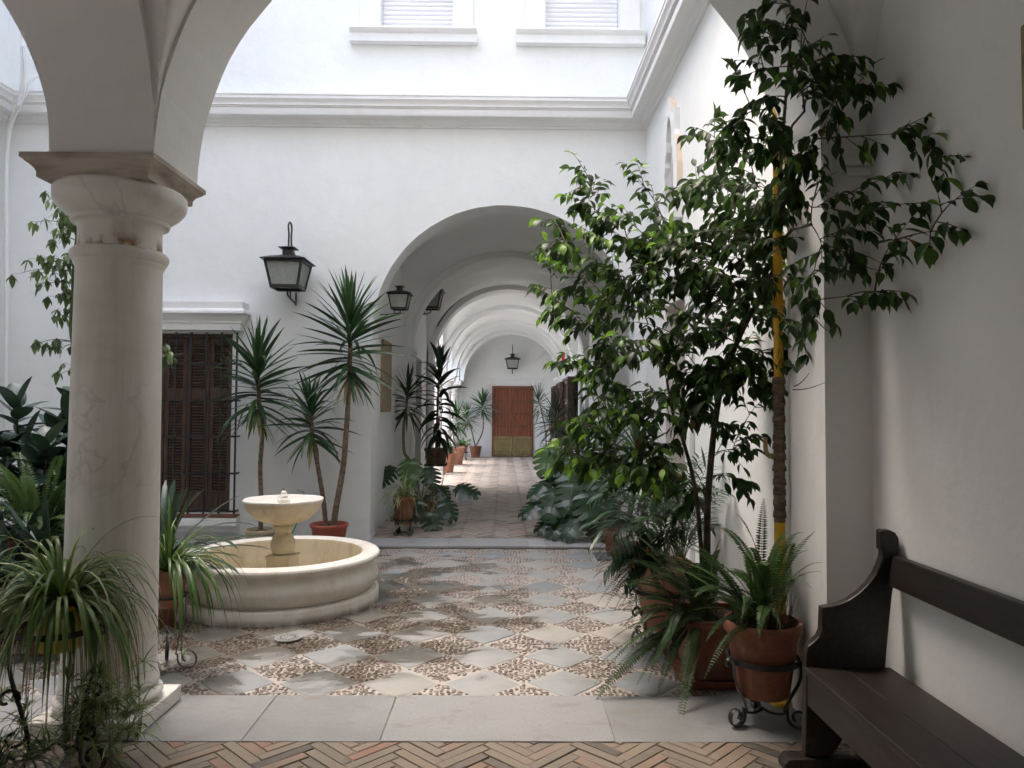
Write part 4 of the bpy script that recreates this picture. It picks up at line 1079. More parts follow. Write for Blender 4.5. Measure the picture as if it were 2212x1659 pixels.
m.lathe([(0,0.3605),(0.065,0.3605)]+[(0.065+0.032*math.sin(PI*(0.10+0.85*i/12)), 0.365+0.15*i/12) for i in range(13)]+[(0.062,0.525),(0.060,0.545),(0.068,0.56),(0.082,0.566),(0.082,0.588),(0.074,0.594),(0.074,0.606),(0,0.606)], c, 40)
m.build('baluster', MAT['lime_wet'], T, smooth=40)
m = MB()
lob = lambda an, i: 1+(0.055*(abs(math.cos(3*(an+0.3)))**0.6)-0.035)*min(1,i/6)
bp = [(0.0,0.6065),(0.08,0.6065),(0.14,0.616),(0.195,0.640),(0.242,0.675),(0.278,0.715),(0.302,0.757),(0.313,0.785),(0.316,0.797),(0.312,0.803),(0.290,0.803),(0.280,0.797),(0.262,0.775),(0.21,0.752),(0.10,0.742),(0.0,0.74)]
m.lathe(bp, c, 120, mod=lob)
for i in range(len(m.f)):
    if 0 <= i//120 < 7: m.m[i] = 1
m.build('bowl', [MAT['lime'], MAT['lime_wet']], T, smooth=50)
m = MB(); m.lathe([(0,0.741),(0.047,0.741),(0.047,0.775),(0.05,0.782),(0.052,0.797),(0.040,0.807),(0.035,0.815),(0.037,0.826),(0.028,0.833),(0.023,0.842),(0.022,0.855),(0.011,0.866),(0,0.867)], c, 28)
fin = m.build('finial', MAT['lime'], T, smooth=40)
m = MB(); m.lathe([(0,0.8675),(0.006,0.8675),(0.006,0.892),(0,0.893)], c, 10); m.build('nozzle', MAT['rusty'], fin)

# ---- drain covers ----------------------------------------------------------------
p = fl(622, 1379)
m = MB()
m.lathe([(0,0.002),(0.088,0.002),(0.088,0.008),(0.078,0.009),(0.077,0.006),(0.066,0.006),(0.065,0.009),(0,0.009)], p, 40)
for k in range(16):
    a = 2*PI*k/16; m.lathe([(0,0.0091),(0.006,0.0091),(0.006,0.0098),(0,0.0098)], (p.x+0.048*math.cos(a),p.y+0.048*math.sin(a),0), 8, 1)
o = m.build('drain_cover', [MAT['steel_dull'],MAT['dark']], smooth=30); tag(o, 'round metal drain cover in the paving in front of the fountain', 'drain cover')
p = fl(1318, 1202)
m = MB(); m.box(p.x-0.16,p.x+0.26,p.y-0.2,p.y+0.2,0.002,0.008)
for k in range(10): m.box(p.x-0.14+k*0.04,p.x-0.12+k*0.04,p.y-0.17,p.y+0.17,0.0085,0.013)
o = m.build('drain_cover', basic('grey_cast_iron', (0.09,0.10,0.11), (0.15,0.16,0.17), 6, 0.4)); tag(o, 'square dark grey drain cover in the paving before the passage step', 'drain cover')

# ---- tap and hose -------------------------------------------------------------------
p = at(658, 1068, Y_W-0.001)
T = thing('wall_tap', 'small metal tap with lever on the wall behind the fountain', 'tap', p)
m = MB(); m.tube([(p.x,Y_W-.001,p.z),(p.x,Y_W-0.06,p.z)], 0.011, 10); m.tube([(p.x,Y_W-0.06,p.z+0.012),(p.x,Y_W-0.062,p.z-0.055)], 0.012, 10); m.tube([(p.x,Y_W-0.045,p.z),(p.x,Y_W-0.045,p.z+0.035)], 0.007, 8); m.build('tap_body', MAT['steel'], T, smooth=50)
m = MB(); m.beam((p.x,Y_W-0.045,p.z+0.036),(p.x-0.075,Y_W-0.05,p.z+0.052),0.012,0.004); m.build('lever', MAT['iron'], T)
m = MB(); m.tube(crv([(p.x,Y_W-0.062,p.z-0.05),(p.x-0.02,Y_W-0.075,p.z-0.2),(p.x-0.10,Y_W-0.13,p.z-0.42),(p.x-0.16,Y_W-0.2,0.05),(p.x-0.5,Y_W-0.3,0.035)]), 0.009, 8)
o = m.build('garden_hose', MAT['hose'], smooth=60); tag(o, 'green hose hanging from the wall tap behind the fountain', 'hose')

# ---- lanterns ---------------------------------------------------------------------------
def lantern(o, to_wall, label, wall_dist, s=1.0, hook=True):
    # o = centre of the bottom plate; to_wall = unit vector towards the wall
    t = thing('wall_lantern', label, 'lantern', o, 'black iron lanterns of courtyard and corridor')
    w = V3(to_wall); sd = w.cross(UP)
    def P(a, b, z): return V3(o)+sd*a*s+w*b*s+UP*z*s
    b, tp, H = 0.15, 0.205, 0.285
    m = MB()
    cs = [(-1,-1),(1,-1),(1,1),(-1,1)]
    for k in range(4):
        a, c = cs[k], cs[(k+1)%4]
        m.beam(P(a[0]*b,a[1]*b,0.0),P(a[0]*tp,a[1]*tp,H),0.026*s,0.026*s)
        m.beam(P(a[0]*b,a[1]*b,0.0),P(c[0]*b,c[1]*b,0.0),0.03*s,0.035*s); m.beam(P(a[0]*tp,a[1]*tp,H),P(c[0]*tp,c[1]*tp,H),0.03*s,0.03*s)
    m.build('frame', MAT['iron'], t)
    for k in range(4):
        a, c = cs[k], cs[(k+1)%4]; f = 0.97
        g_ = MB(); q = [P(a[0]*b*f,a[1]*b*f,0.01),P(c[0]*b*f,c[1]*b*f,0.01),P(c[0]*tp*f,c[1]*tp*f,H-0.01),P(a[0]*tp*f,a[1]*tp*f,H-0.01)]
        n = (q[1]-q[0]).cross(q[3]-q[0]).normalized()*0.004*s
        g_.add(q+[x+n for x in q], [(0,1,2,3),(7,6,5,4),(0,4,5,1),(1,5,6,2),(2,6,7,3),(3,7,4,0)]); g_.build('glass_pane', MAT['glass'], t)
    m = MB(); e = 0.25
    rg = lambda r, z: [P(x*r,y*r,z) for x,y in cs]
    L = [rg(e,H+0.012),rg(e+0.005,H+0.02),rg(0.17,H+0.055),rg(0.075,H+0.085),rg(0.06,H+0.09)]
    vs = [p for r_ in L for p in r_]; fs = [(4*i+k,4*i+(k+1)%4,4*(i+1)+(k+1)%4,4*(i+1)+k) for i in range(len(L)-1) for k in range(4)]+[(3,2,1,0)]
    m.add(vs, fs); m.build('roof', MAT['iron'], t)
    m = MB(); L = [rg(0.055,H+0.088),rg(0.055,H+0.165),rg(0.09,H+0.168),rg(0.094,H+0.176),rg(0.03,H+0.195),rg(0.012,H+0.197)]
    vs = [p for r_ in L for p in r_]; fs = [(4*i+k,4*i+(k+1)%4,4*(i+1)+(k+1)%4,4*(i+1)+k) for i in range(len(L)-1) for k in range(4)]
    m.add(vs, fs+[tuple(4*(len(L)-1)+k for k in range(4))]); m.build('chimney', MAT['iron'], t)
    D = wall_dist/s
    if hook:
        m = MB()
        m.tube(crv([P(0,0,H+0.195),P(0,0,H+0.26),P(0.01,-0.03,H+0.33),P(0.0,-0.02,H+0.44),P(0,0.05,H+0.49),P(0,0.11,H+0.44),P(0,0.10,H+0.32),P(0,0.13,H+0.22),P(0,D-0.002,H+0.10)]), 0.011*s, 7); m.build('hook', MAT['iron'], t, smooth=50)
    m = MB()
    m.tube(crv([P(0,-0.01,-0.01),P(0,-0.01,-0.06),P(0,0.03,-0.09),P(0,D-0.002,-0.14)]), 0.011*s, 7)
    m.tube([P(0,0.10,-0.015),P(0,0.10,-0.10)], 0.009*s, 6); m.tube([P(0,D-0.012,-0.16),P(0,D-0.012,0.0)], 0.009*s, 6)
    m.build('bracket', MAT['iron'], t, smooth=50)
    m = MB(); m.tube([P(0,0,0.0),P(0,0,0.05)], 0.018*s, 10); m.lathe([(0.0,0.05),(0.022,0.05),(0.032,0.09),(0.03,0.12),(0,0.14)], V3(o), 14); m.build('bulb', MAT['white_pvc'], t, smooth=60)
    return t
lantern(at(622, 622, 8.27), (0,1,0), 'black iron lantern with rippled glass on the white courtyard wall', Y_W-8.27, 0.97)
p = at(863, 667, 9.15); lantern(p, (-1,0,0), 'black iron lantern just inside the passage arch, on its left wall', p.x-xl(8.97), 0.6, False)
p = at(929, 666, 12.55); lantern(p, (-1,0,0), 'black iron lantern half hidden behind the first rib arch, on the left', p.x-xl(13), 0.95)
p = at(1262, 652, 12.4); lantern(p, (1,0,0), 'black iron lantern behind the fig tree foliage, on the corridor right wall', cx(13)+HW-p.x, 0.95)
p = at(1107, 796, 23.82); lantern(p, (0,1,0), 'black iron lantern above the studded door at the end of the corridor', ENDY-p.y, 1.0)

# ---- small wall items -----------------------------------------------------------------------
m = MB(); P = [at(845,742,1),at(858,737,1)]
y0, y1 = 9.55, 10.2
m.box(xl(8.97)+0.0, xl(8.97)+0.055, y0, y1, 1.50, 2.44); 
o = m.build('stone_plaque', MAT['old_plaque'], bevel=0.012); tag(o, 'tall narrow ochre stone plaque on the left wall inside the arch', 'plaque')
m = MB(); m.box(xl(13)+.001, xl(13)+0.03, 12.15, 12.55, 2.86, 3.36); fr = m.build('framed_picture', MAT['darkwood']); tag(fr, 'small dark framed picture high on the corridor left wall', 'picture')
m = MB(); m.box(xl(13)+.0302, xl(13)+0.033, 12.19, 12.51, 2.90, 3.32); m.build('print', MAT['picture'], fr)
p = at(1030, 827, ENDY-.001); m = MB(); m.box(p.x-0.14,p.x+0.14,ENDY-0.03,ENDY-.001,p.z-0.13,p.z+0.13); o = m.build('wall_plate', MAT['trim'], bevel=0.006); tag(o, 'square white plate on the end wall left of the studded door', 'wall plate')
m = MB(); q = cx(19.9)+1.485; m.box(q-0.03,q,20.0,20.06,2.86,3.1); m.box(q-0.12,q-0.031,20.0,20.02,2.86,3.1,1)
o = m.build('fire_sign', [MAT['trim'],MAT['red']]); tag(o, 'small red and white sign high on the corridor right side', 'sign')
# cable pinned round the second rib arch
m = MB(); c = cx(14.0); y = 14.595-0.012
pts = [(c-1.495, y, 2.9)]; 
for i in range(31):
    a = PI*(0.86-0.72*i/30); pts.append((c+1.56*math.cos(a), y, KS+1.535*math.sin(a)+0.06))
m.tube(pts[1:], 0.011, 5); o = m.build('cable', MAT['iron']); tag(o, 'black cable curving along the second rib arch of the corridor', 'cable')
p = at(1111, 798, ENDY-0.01); m = MB(); m.tube(crv([(p.x,ENDY-0.008,p.z+0.45),(p.x-0.02,ENDY-0.008,p.z+0.2),(p.x+0.03,ENDY-0.008,p.z-0.02)]), 0.012, 5); o = m.build('cable', MAT['cable']); tag(o, 'short pale cable from the far lantern down to the door surround', 'cable')
# rain pipe and loose conduits in the left corner
m = MB()
pp = [at(14,700,8.5),at(14,410,8.5),at(18,310,8.5),at(26,262,8.42),at(44,215,8.2),at(50,150,8.2),at(50,60,8.3)]
for dx in (0.0,): m.tube(crv([(pp[0].x,Y_W-0.045,0.1)]+[(q.x,q.y,q.z) for q in pp]), 0.024, 8)
o = m.build('rain_pipe', MAT['trim'], smooth=50); tag(o, 'thin white pipe running down the far left corner of the courtyard', 'pipe')
m = MB()
for k in range(2): m.tube(crv([at(46+k*5,100,8.1),at(48+k*5,170,8.05),at(42-k*4,230,8.05),at(52+k*6,205,8.05),at(60+k*5,180,8.1),at(82,165,8.3),at(95,168,8.5)]), 0.012, 6)
o = m.build('cable', MAT['cable'], smooth=50); tag(o, 'loop of pale conduit over the cornice at top left corner', 'cable')
# yellow gas pipe
GX, GYp = 1.455, 3.915
T = thing('gas_pipe', 'yellow gas pipe with brown wrapped lower section and brass valve beside the right pier', 'pipe', (GX,GYp,0))
za = lambda y: at(1694, y, GYp).z
m = MB(); m.tube([(GX,GYp,za(815)),(GX,GYp,za(640)),(GX+0.003,GYp,za(280)),(GX+0.003,GYp,3.6)], 0.025, 16); m.tube([(GX,GYp,0.0),(GX,GYp,za(1128))], 0.029, 16)
m.lathe([(0,0.001),(0.06,0.001),(0.058,0.02),(0.035,0.035),(0.0,0.036)], (GX,GYp,0), 20)
for y in (655,1290,1188): m.tube([(GX,GYp,za(y)-0.012),(GX,GYp,za(y)+0.012)], 0.036, 16)
m.build('pipe', MAT['yellow'], T, smooth=50)
m = MB(); m.tube([(GX,GYp,za(1128)),(GX,GYp,za(815))], 0.029, 16)
for y in (822,840,868,905,945,963,985,1010,1040,1062,1085,1110): m.tube([(GX,GYp,za(y)-0.018),(GX,GYp,za(y)+0.014)], [0.033+U(0,.006),0.0325], 16)
m.build('wrapped_section', MAT['rusty'], T, smooth=50)
m = MB(); q = V3((GX-0.03,GYp-0.01,za(985))); m.tube([q,q+V3((-0.03,-0.012,0))], 0.014, 10); m.tube(crv([q+V3((-0.03,-0.012,0)),q+V3((-0.05,-0.015,0.03)),q+V3((-0.052,-0.015,0.10))]), [0.012]*12+[0.009], 8); m.build('valve', MAT['brass'], T, smooth=50)
# plaque edge on the right gallery wall
m = MB(); m.box(XW-0.012,XW-.001,1.9,2.405,2.46,2.81); o = m.build('stone_plaque', MAT['old_plaque'], bevel=0.012); tag(o, 'rough pale brown stone panel at the right edge, on the gallery wall', 'plaque')

# ---- bench -------------------------------------------------------------------------------------
T = thing('wooden_bench', 'long black stained wooden settle against the gallery wall at right', 'bench', (1.45, 2.2, 0))
def zp(zx, zy, Y=3.22): 
    q = at(1474.6+zx*0.3333, 1106+zy*0.3333, Y); return (q.x, q.z)
outl = [(1270,240),(1268,120),(1285,112),(1330,113),(1365,130),(1386,165),(1390,240)]
outl += [(1368,400),(1345,520),(1320,760),(1300,1000),(1296,1180)]
fr_ = [(893,612),(960,602),(1000,592),(1060,568),(1130,520),(1190,462),(1235,400),(1265,335),(1282,285),(1284,245)]
frn = [(787,1000),(790,900),(803,862),(840,832),(872,800),(888,762),(890,690)]
top = [zp(*q) for q in outl]; fr1 = [zp(*q) for q in fr_]; fr0 = [zp(*q) for q in frn]
xb = top[-1][0]; xf = fr0[0][0]
poly = fr0+fr1+top+[(xb,0.30),(xb+0.02,0.20),(xb+0.02,0.055),(xf+0.28,0.055),(xf+0.26,0.12),(xf+0.21,0.17),(xf+0.17,0.15),(xf+0.13,0.085),(xf+0.10,0.055),(xf-0.005,0.055),(xf,0.30)]
for y in (3.20, 1.05):
    m = MB(); n = len(poly); m.prism(poly, 'y', y, y+0.045); e = m.build('end_panel', MAT['darkwood'], T, bevel=0.005)
    m = MB(); m.prism([(xf-0.10,0.0),(xf-0.10,0.03),(xf-0.08,0.054),(XW-0.03,0.054),(XW-0.02,0.03),(XW-0.02,0.0)], 'y', y-0.02, y+0.065); m.build('foot', MAT['darkwood'], T, bevel=0.006)
zs = zp(800,990)[1]
m = MB(); m.box(xf-0.012, xf+0.155, 1.096, 3.199, zs-0.03, zs); m.box(xf+0.158, XW-0.06, 1.096, 3.199, zs-0.03, zs-0.001); m.build('seat', MAT['darkwood'], T, bevel=0.007)
m = MB(); m.box(xf+0.004, xf+0.034, 1.096, 3.199, zs-0.165, zs-0.031); m.build('apron', MAT['darkwood'], T, bevel=0.004)
a, b = zp(1385,272), zp(1358,470)
m = MB(); m.prism([(a[0]-0.035,a[1]-0.002),(a[0],a[1]),(b[0],b[1]),(b[0]-0.035,b[1]+0.002)], 'y', 1.096, 3.199); m.build('back_rail', MAT['darkwood'], T, bevel=0.006)
m = MB(); m.box(xf+0.16,xf+0.20,1.096,3.199,0.14,0.21); m.build('stretcher', MAT['darkwood'], T, bevel=0.004)
# ================================================================== POTTED PLANTS
# ---- the two yucca pots behind the fountain ---------------------------------------
def px_pts(L, Y): return [at(x, y, Y if len(r) == 0 else r[0]) for x, y, *r in L]
T = thing('potted_yucca', 'single stemmed yucca in a beige pot beside the barred window', 'yucca', at(563,1168,8.12), 'yuccas against the courtyard wall')
c = at(563,1150,8.12); pot(T, (c.x,c.y,0.0), 0.165, at(563,1142,8.12).z, MAT['beige_pot'], 0.13)
m = MB(); cane(m, px_pts([(563,1152),(564,1080),(562,1010),(566,940),(560,880),(557,800)], 8.12), 0.024, 0.02); m.build('trunk', MAT['trunk'], T, smooth=60)
m = MB(); sword_head(m, at(557,765,8.12), (0,0,1), 0.66, 84, 0.60, 0.05, dead=9); m.build('foliage', [MAT['yucca'],MAT['dry']], T, recalc=False, smooth=179)
T = thing('potted_yucca', 'tall two stemmed yucca in a red pot beside the passage arch', 'yucca', at(711,1168,8.12), 'yuccas against the courtyard wall')
c = at(711,1150,8.12); pot(T, (c.x,c.y,0.0), 0.205, at(711,1130,8.12).z, MAT['terra_red'], 0.15, 0.02)
m = MB(); cane(m, px_pts([(720,1140),(727,1090),(741,1010),(748,930),(753,850),(757,740)], 8.1), 0.034, 0.022); m.build('trunk', MAT['trunk'], T, smooth=60)
m = MB(); cane(m, px_pts([(704,1140),(699,1085),(687,1010),(676,950),(672,900)], 8.16), 0.026, 0.019); m.build('trunk', MAT['trunk'], T, smooth=60)
m = MB(); sword_head(m, at(758,668,8.1), (0.02,0,1), 0.74, 98, 0.62, 0.05, dead=9); m.build('foliage', [MAT['yucca'],MAT['dry']], T, recalc=False, smooth=179)
m = MB(); sword_head(m, at(671,873,8.16), (-0.05,0,1), 0.40, 56, 0.50, 0.046, dead=6); m.build('foliage', [MAT['yucca'],MAT['dry']], T, recalc=False, smooth=179)

# ---- weeping fig in the square planter -----------------------------------------------
T = thing('potted_fig_tree', 'large weeping fig in a square terracotta planter, crown spreading across the right side', 'fig tree', (1.25, 4.36, 0))
m = MB(); PXa, PXb, PYa, PYb, PZ = 1.03, 1.46, 4.13, 4.58, 0.355
def frus(m, x0,x1,y0,y1,z0,X0,X1,Y0,Y1,z1):
    m.add([(x0,y0,z0),(x1,y0,z0),(x1,y1,z0),(x0,y1,z0),(X0,Y0,z1),(X1,Y0,z1),(X1,Y1,z1),(X0,Y1,z1)], [(0,3,2,1),(0,1,5,4),(1,2,6,5),(2,3,7,6),(3,0,4,7)])
frus(m, PXa+0.04,PXb-0.04,PYa+0.03,PYb-0.03,0.03, PXa-0.01,PXb+0.01,PYa-0.01,PYb+0.01,PZ)
e = 0.03
m.add([(PXa-.01,PYa-.01,PZ),(PXb+.01,PYa-.01,PZ),(PXb+.01,PYb+.01,PZ),(PXa-.01,PYb+.01,PZ),(PXa+e,PYa+e,PZ+.002),(PXb-e,PYa+e,PZ+.002),(PXb-e,PYb-e,PZ+.002),(PXa+e,PYb-e,PZ+.002),(PXa+e,PYa+e,PZ-.06),(PXb-e,PYa+e,PZ-.06),(PXb-e,PYb-e,PZ-.06),(PXa+e,PYb-e,PZ-.06)],
   [(k,(k+1)%4,4+(k+1)%4,4+k) for k in range(4)]+[(4+k,4+(k+1)%4,8+(k+1)%4,8+k) for k in range(4)]+[(8,9,10,11)])
m.box(PXa-0.012,PXb+0.012,PYa-0.014,PYa-0.0102,PZ-0.035,PZ-0.004)
o = m.build('planter', MAT['terra'], T, bevel=0.006)
m = MB(); m.box(PXa+e+.001,PXb-e-.001,PYa+e+.001,PYb-e-.001,PZ-0.059,PZ-0.035); m.build('soil', MAT['soil'], o)
m = MB(); frus(m, PXa-0.03,PXb+0.03,PYa-0.03,PYb+0.03,0.0, PXa-0.055,PXb+0.05,PYa-0.055,PYb+0.05,0.055); m.build('saucer', MAT['terra'], T, bevel=0.012)
TR = [(1527,1330,4.36),(1527,1180,4.36),(1531,1050,4.38),(1553,860,4.36),(1592,740,4.3),(1642,640,4.2),(1684,540,4.02),(1684,400,3.86),(1692,280,3.62),(1700,180,3.41),(1714,15,3.33)]
trunk = crv([at(*q) for q in TR], 8)
m = MB(); m.tube(trunk, [0.026-0.021*(i/(len(trunk)-1))**0.8 for i in range(len(trunk))], 8)
st2 = crv([at(*q) for q in [(1522,1300,4.40),(1505,1080,4.42),(1478,960,4.45),(1455,900,4.5),(1440,820,4.5)]], 6)
m.tube(st2, lerpr(0.015,0.007,len(st2)), 7)
TIPS = [(1265,372,4.6),(1200,480,4.6),(1185,560,4.7),(1192,640,4.6),(1380,388,4.7),(1300,470,4.5),(1340,540,4.4),(1250,590,4.3),(1262,700,4.5),(1232,780,4.7),(1320,660,4.3),(1400,590,4.5),(1430,470,4.7),(1500,410,4.5),(1535,290,3.98),(1480,520,4.4),(1400,700,4.3),(1330,780,4.4),(1280,850,4.5),(1240,910,4.5),(1300,930,4.4),(1380,870,4.3),(1270,990,4.5),(1350,1020,4.4),(1430,970,4.3),(1400,1020,4.3),(1480,890,4.2),(1560,540,4.3),(1600,420,4.2),(1590,260,3.43),(1620,330,3.95),(1630,880,4.2),(1590,950,4.3),(1640,760,4.1),
 (1640,520,4.1),(1660,600,4.1),(1620,560,4.2),(1580,600,4.3),(1660,690,4.0),(1600,820,4.1),(1550,640,4.2),(1520,720,4.2),(1650,820,4.05),(1675,760,3.97),(1560,400,4.1),(1600,500,4.2),(1500,560,4.1),(1540,500,4.15),(1480,760,4.2),(1560,760,4.15),(1500,860,4.15),
 (1215,520,4.35),(1290,560,4.6),(1350,610,4.7),(1450,560,4.2),(1420,640,4.65),(1300,740,4.7),(1450,760,4.6),(1500,680,4.6),(1530,600,4.6),(1360,480,4.3),(1420,540,4.35),(1290,420,4.7),(1560,470,4.5),(1530,380,4.6),(1350,850,4.7),(1440,860,4.7),(1320,980,4.65),(1250,950,4.75),(1460,1020,4.6),(1510,800,4.2),(1560,700,4.55),(1600,640,4.5),(1650,470,4.15),(1600,300,3.43),(1575,330,3.97),(1500,1060,4.5),(1580,1030,4.4),(1390,960,4.2),(1640,600,4.3),(1470,620,4.25),(1390,760,4.2),(1330,880,4.2),(1560,820,4.6),
 (1650,150,3.4),(1605,190,3.42),(1700,22,3.35),(1690,110,3.36),(1640,110,3.38),(1670,60,3.3),(1625,240,3.43),(1660,210,3.4),(1700,160,3.3),(1720,120,3.3),(1680,270,3.42),(1650,300,3.43),(1705,330,3.42),(1720,400,3.4),(1680,440,3.7),(1700,600,3.72),(1665,520,3.75),(1690,690,3.75),(1660,420,3.7),(1735,40,3.3),(1745,70,3.3),(1765,130,3.25),(1810,120,3.2),(1845,200,3.2),(1810,250,3.25),(1765,300,3.3),(1745,210,3.33),(1740,330,3.33),(1800,200,3.2),
 (1850,545,3.3),(1890,630,3.2),(1830,640,3.25),(1755,610,3.35),(1955,440,3.02),(1925,290,3.1),(1990,300,2.93),(2025,340,2.82),(2065,430,2.68),(2010,500,2.85),(1930,520,3.05),(1875,460,3.2),(1795,450,3.33),(1775,530,3.36),(1740,700,3.36),(1800,580,3.2),(1900,390,3.15),(1760,420,3.36),(1820,500,3.3)]
fm = MB()
fork = [at(1690,520,4.0), at(1712,495,3.66), at(1752,485,3.38)]
fork2 = [at(1688,330,4.0), at(1712,270,3.66), at(1738,240,3.36)]
m.tube(fork, [0.010,0.009,0.008], 6); m.tube(fork2, [0.008,0.007,0.006], 6)
def fleaf(p, d, tint=None):
    t = tint if tint is not None else min(0.8, max(0.02, rnd.gauss(0.42,0.17)))
    L = U(.055,.108)
    leaf(fm, p, d, L, L*U(.40,.5), 'ficus', U(0.2,1.9), 6, t, 0, U(.1,.7), up=UP+rv(0.8))
def twig(p, d, L, young=0.0):
    n = max(3, int(L/0.022)); q = V3(p); pts = [q.copy()]; d = d.normalized()
    for i in range(n):
        d = (d+V3((0,0,-0.05))+rv(0.10)).normalized(); q = q+d*(L/n); pts.append(q.copy())
        s = d.cross(UP); s = s.normalized() if s.length > .05 else V3((1,0,0))
        sg = 1 if i % 2 else -1
        if rnd.random() < 0.82:
            y = rnd.random() < young*(i/n)
            ld = d*U(.2,.8)+s*sg*U(.5,1.0)+V3((0,0,-U(0.1,0.9)))
            fleaf(q, ld, (0.9 if y else (1.12 if rnd.random() < .003 else None)))
    fleaf(q, d+V3((0,0,-.3)), 0.91 if rnd.random() < young*1.5 else None)
    m.tube([pts[0],pts[len(pts)//2],pts[-1]], [0.0026,0.002,0.001], 4)
more = []
for tp in TIPS:
    if tp[0] < 1700 and tp[1] > 340 and rnd.random() < 0.95:
        more.append((min(1690,max(1190,tp[0]+U(-55,55))), min(1040,max(400,tp[1]+U(-40,45))), max(4.0,tp[2]+U(-.2,.2))))
left = lambda tp: not (tp[0] >= 1700 and tp[1] > 350)
pool = [(r, 0) for r in trunk[16:]]+[(r, 0) for r in st2[6:]]+[(fork2[-1], 1), (fork[-1], 2)]
def grp(tp): return (2 if tp[1] > 350 else 1) if tp[0] >= 1735 else 0
order = sorted(TIPS+more, key=lambda tp: min((r-at(*tp)).length for r in trunk[16:]))
for tp in order:
    tip = at(*tp); g_ = grp(tp)
    cand = [r for r, k in pool if k == g_ or (g_ == 0 and k == 0)]
    b = min(cand, key=lambda r: (r-tip).length*1.0+max(0, r.z-tip.z-0.02)*0.8)
    L = (tip-b).length
    if L < 0.05: tip = tip+rv(.08); L = (tip-b).length
    mid = (b+tip)/2+V3((U(-.1,.1)*L,U(-.1,.1)*L,U(0.03,0.16)*L))
    P = bez(b, mid, tip, max(4,int(L/0.055)))
    m.tube(P, lerpr(min(0.008,0.0028+0.006*L),0.0016,len(P)), 5)
    n = len(P)
    for r in P[2:]: pool.append((r, g_))
    sparse = g_ == 2 or tp[0] > 1900
    for i in range(1, n):
        t = i/(n-1)
        d = (P[min(i+1,n-1)]-P[max(i-1,0)]).normalized()
        if L > 0.6 and t < 0.3: continue
        for q in range(1 if (sparse or i % 3) else 2):
            if rnd.random() < (0.42 if (g_ == 1 or tp[1] < 260) else (0.25 if g_ else 0.10)): continue
            out = rv(1.0); out.z *= 0.5; out = (out-d*out.dot(d)); out = out.normalized() if out.length > .05 else V3((0,1,0))
            if sparse: out.x = min(out.x, 0.4)
            twig(P[i], d*0.7+out*U(.5,1.0)+V3((0,0,-.1)), U(.06,.14) if sparse else U(.08,.18), 0.24 if tp[0] < 1450 else 0.04)
    twig(P[-1], (P[-1]-P[-2]), U(.07,.14), 0.5 if tp[0] < 1450 else 0.06)
# bare twigs reaching over the pier
for a, b in (((1712,842,3.40),(1782,826,3.38)),((1715,835,3.40),(1748,806,3.38)),((1762,690,3.36),(1800,720,3.3)),((1840,560,3.3),(1905,585,3.2))):
    P = bez(at(*a), (at(*a)+at(*b))/2+V3((0,0,-.02)), at(*b), 5); m.tube(P, lerpr(0.003,0.0012,6), 4)
m.build('trunk', MAT['twig'], T, smooth=60)
fo = fm.build('foliage', MAT['ficus'], T, recalc=False, smooth=179)
print('fig leaves faces', len(fm.f))

# ---- ferns --------------------------------------------------------------------------------
def fern_to(mb, base, tips, lift=(0.05,0.2), pl=0.045, n=30, tint=0.5, sd=0.12):
    for tp in tips:
        frond(mb, V3(base)+V3((U(-.06,.06),U(-.05,.05),0)), tp, U(*lift), n, pl*U(.8,1.15), min(1,max(0,rnd.gauss(tint,sd))))
# fern hanging out of the fig planter
m = MB(); b = V3((1.10,4.22,PZ-0.03))
tips = [(1275,1530,3.95),(1290,1500,3.95),(1400,1475,4.0),(1385,1440,4.05),(1262,1330,4.25),(1300,1290,4.3),(1330,1420,4.1),(1465,1588,3.72),(1420,1500,3.95),(1340,1360,4.2),(1310,1390,4.1),(1370,1330,4.25),(1390,1390,4.1),(1350,1460,4.02),(1440,1410,4.0),(1290,1440,4.05),(1285,1515,3.95),(1282,1480,4.0),(1410,1440,4.0),(1340,1310,4.2),(1360,1380,4.1),(1400,1330,4.15),(1330,1270,4.3),(1420,1370,4.1),(1465,1540,3.8),(1375,1480,3.98)]
fern_to(m, b, [at(*t) for t in tips], (0.12,0.30), 0.034, 54, 0.32)
tips = [(1390+U(-60,180),1140+U(0,140),4.2+U(-.15,.4)) for _ in range(34)]
fern_to(m, b+V3((0.08,0.05,0)), [at(*t) for t in tips], (0.1,0.28), 0.038, 40, 0.36)
m.build('fern_foliage', [MAT['fern'],MAT['stem']], T, recalc=False)
# fern in the tripod pot
cpt = fl(1662, 1562); cpt = V3((1.285,3.70,0))
T = thing('potted_fern', 'bushy fern in a weathered terracotta pot on the tripod stand next to the bench', 'fern', (cpt.x,cpt.y,0.13))
zr = at(1662,1338,3.7).z; pot(T, (cpt.x,cpt.y,0.135), 0.185, zr-0.135, MAT['terra'], 0.125, 0.03)
m = MB(); b = V3((cpt.x,cpt.y,zr-0.03))
tips = [(U(1430,1740),U(1170,1310),3.7+U(-.35,.3)) for _ in range(30)]
tips += [(U(1430,1640),U(1270,1400),3.62+U(-.25,.15)) for _ in range(7)]
tips += [(1650,1075,3.8),(1700,1150,3.75),(1690,1180,3.7),(1590,1110,3.9),(1550,1140,3.9),(1610,1200,3.45)]
fern_to(m, b, [at(*t) for t in tips], (0.10,0.26), 0.034, 46, 0.42)
tips = [(1760,1148,3.36),(1778,1215,3.36),(1775,1235,3.36),(1745,1190,3.38),(1752,1270,3.36),(1735,1150,3.40),(1520,1470,3.42),(1600,1345,3.42),(1690,1370,3.40)]
fern_to(m, b, [at(*t) for t in tips], (0.12,0.26), 0.028, 40, 0.42)
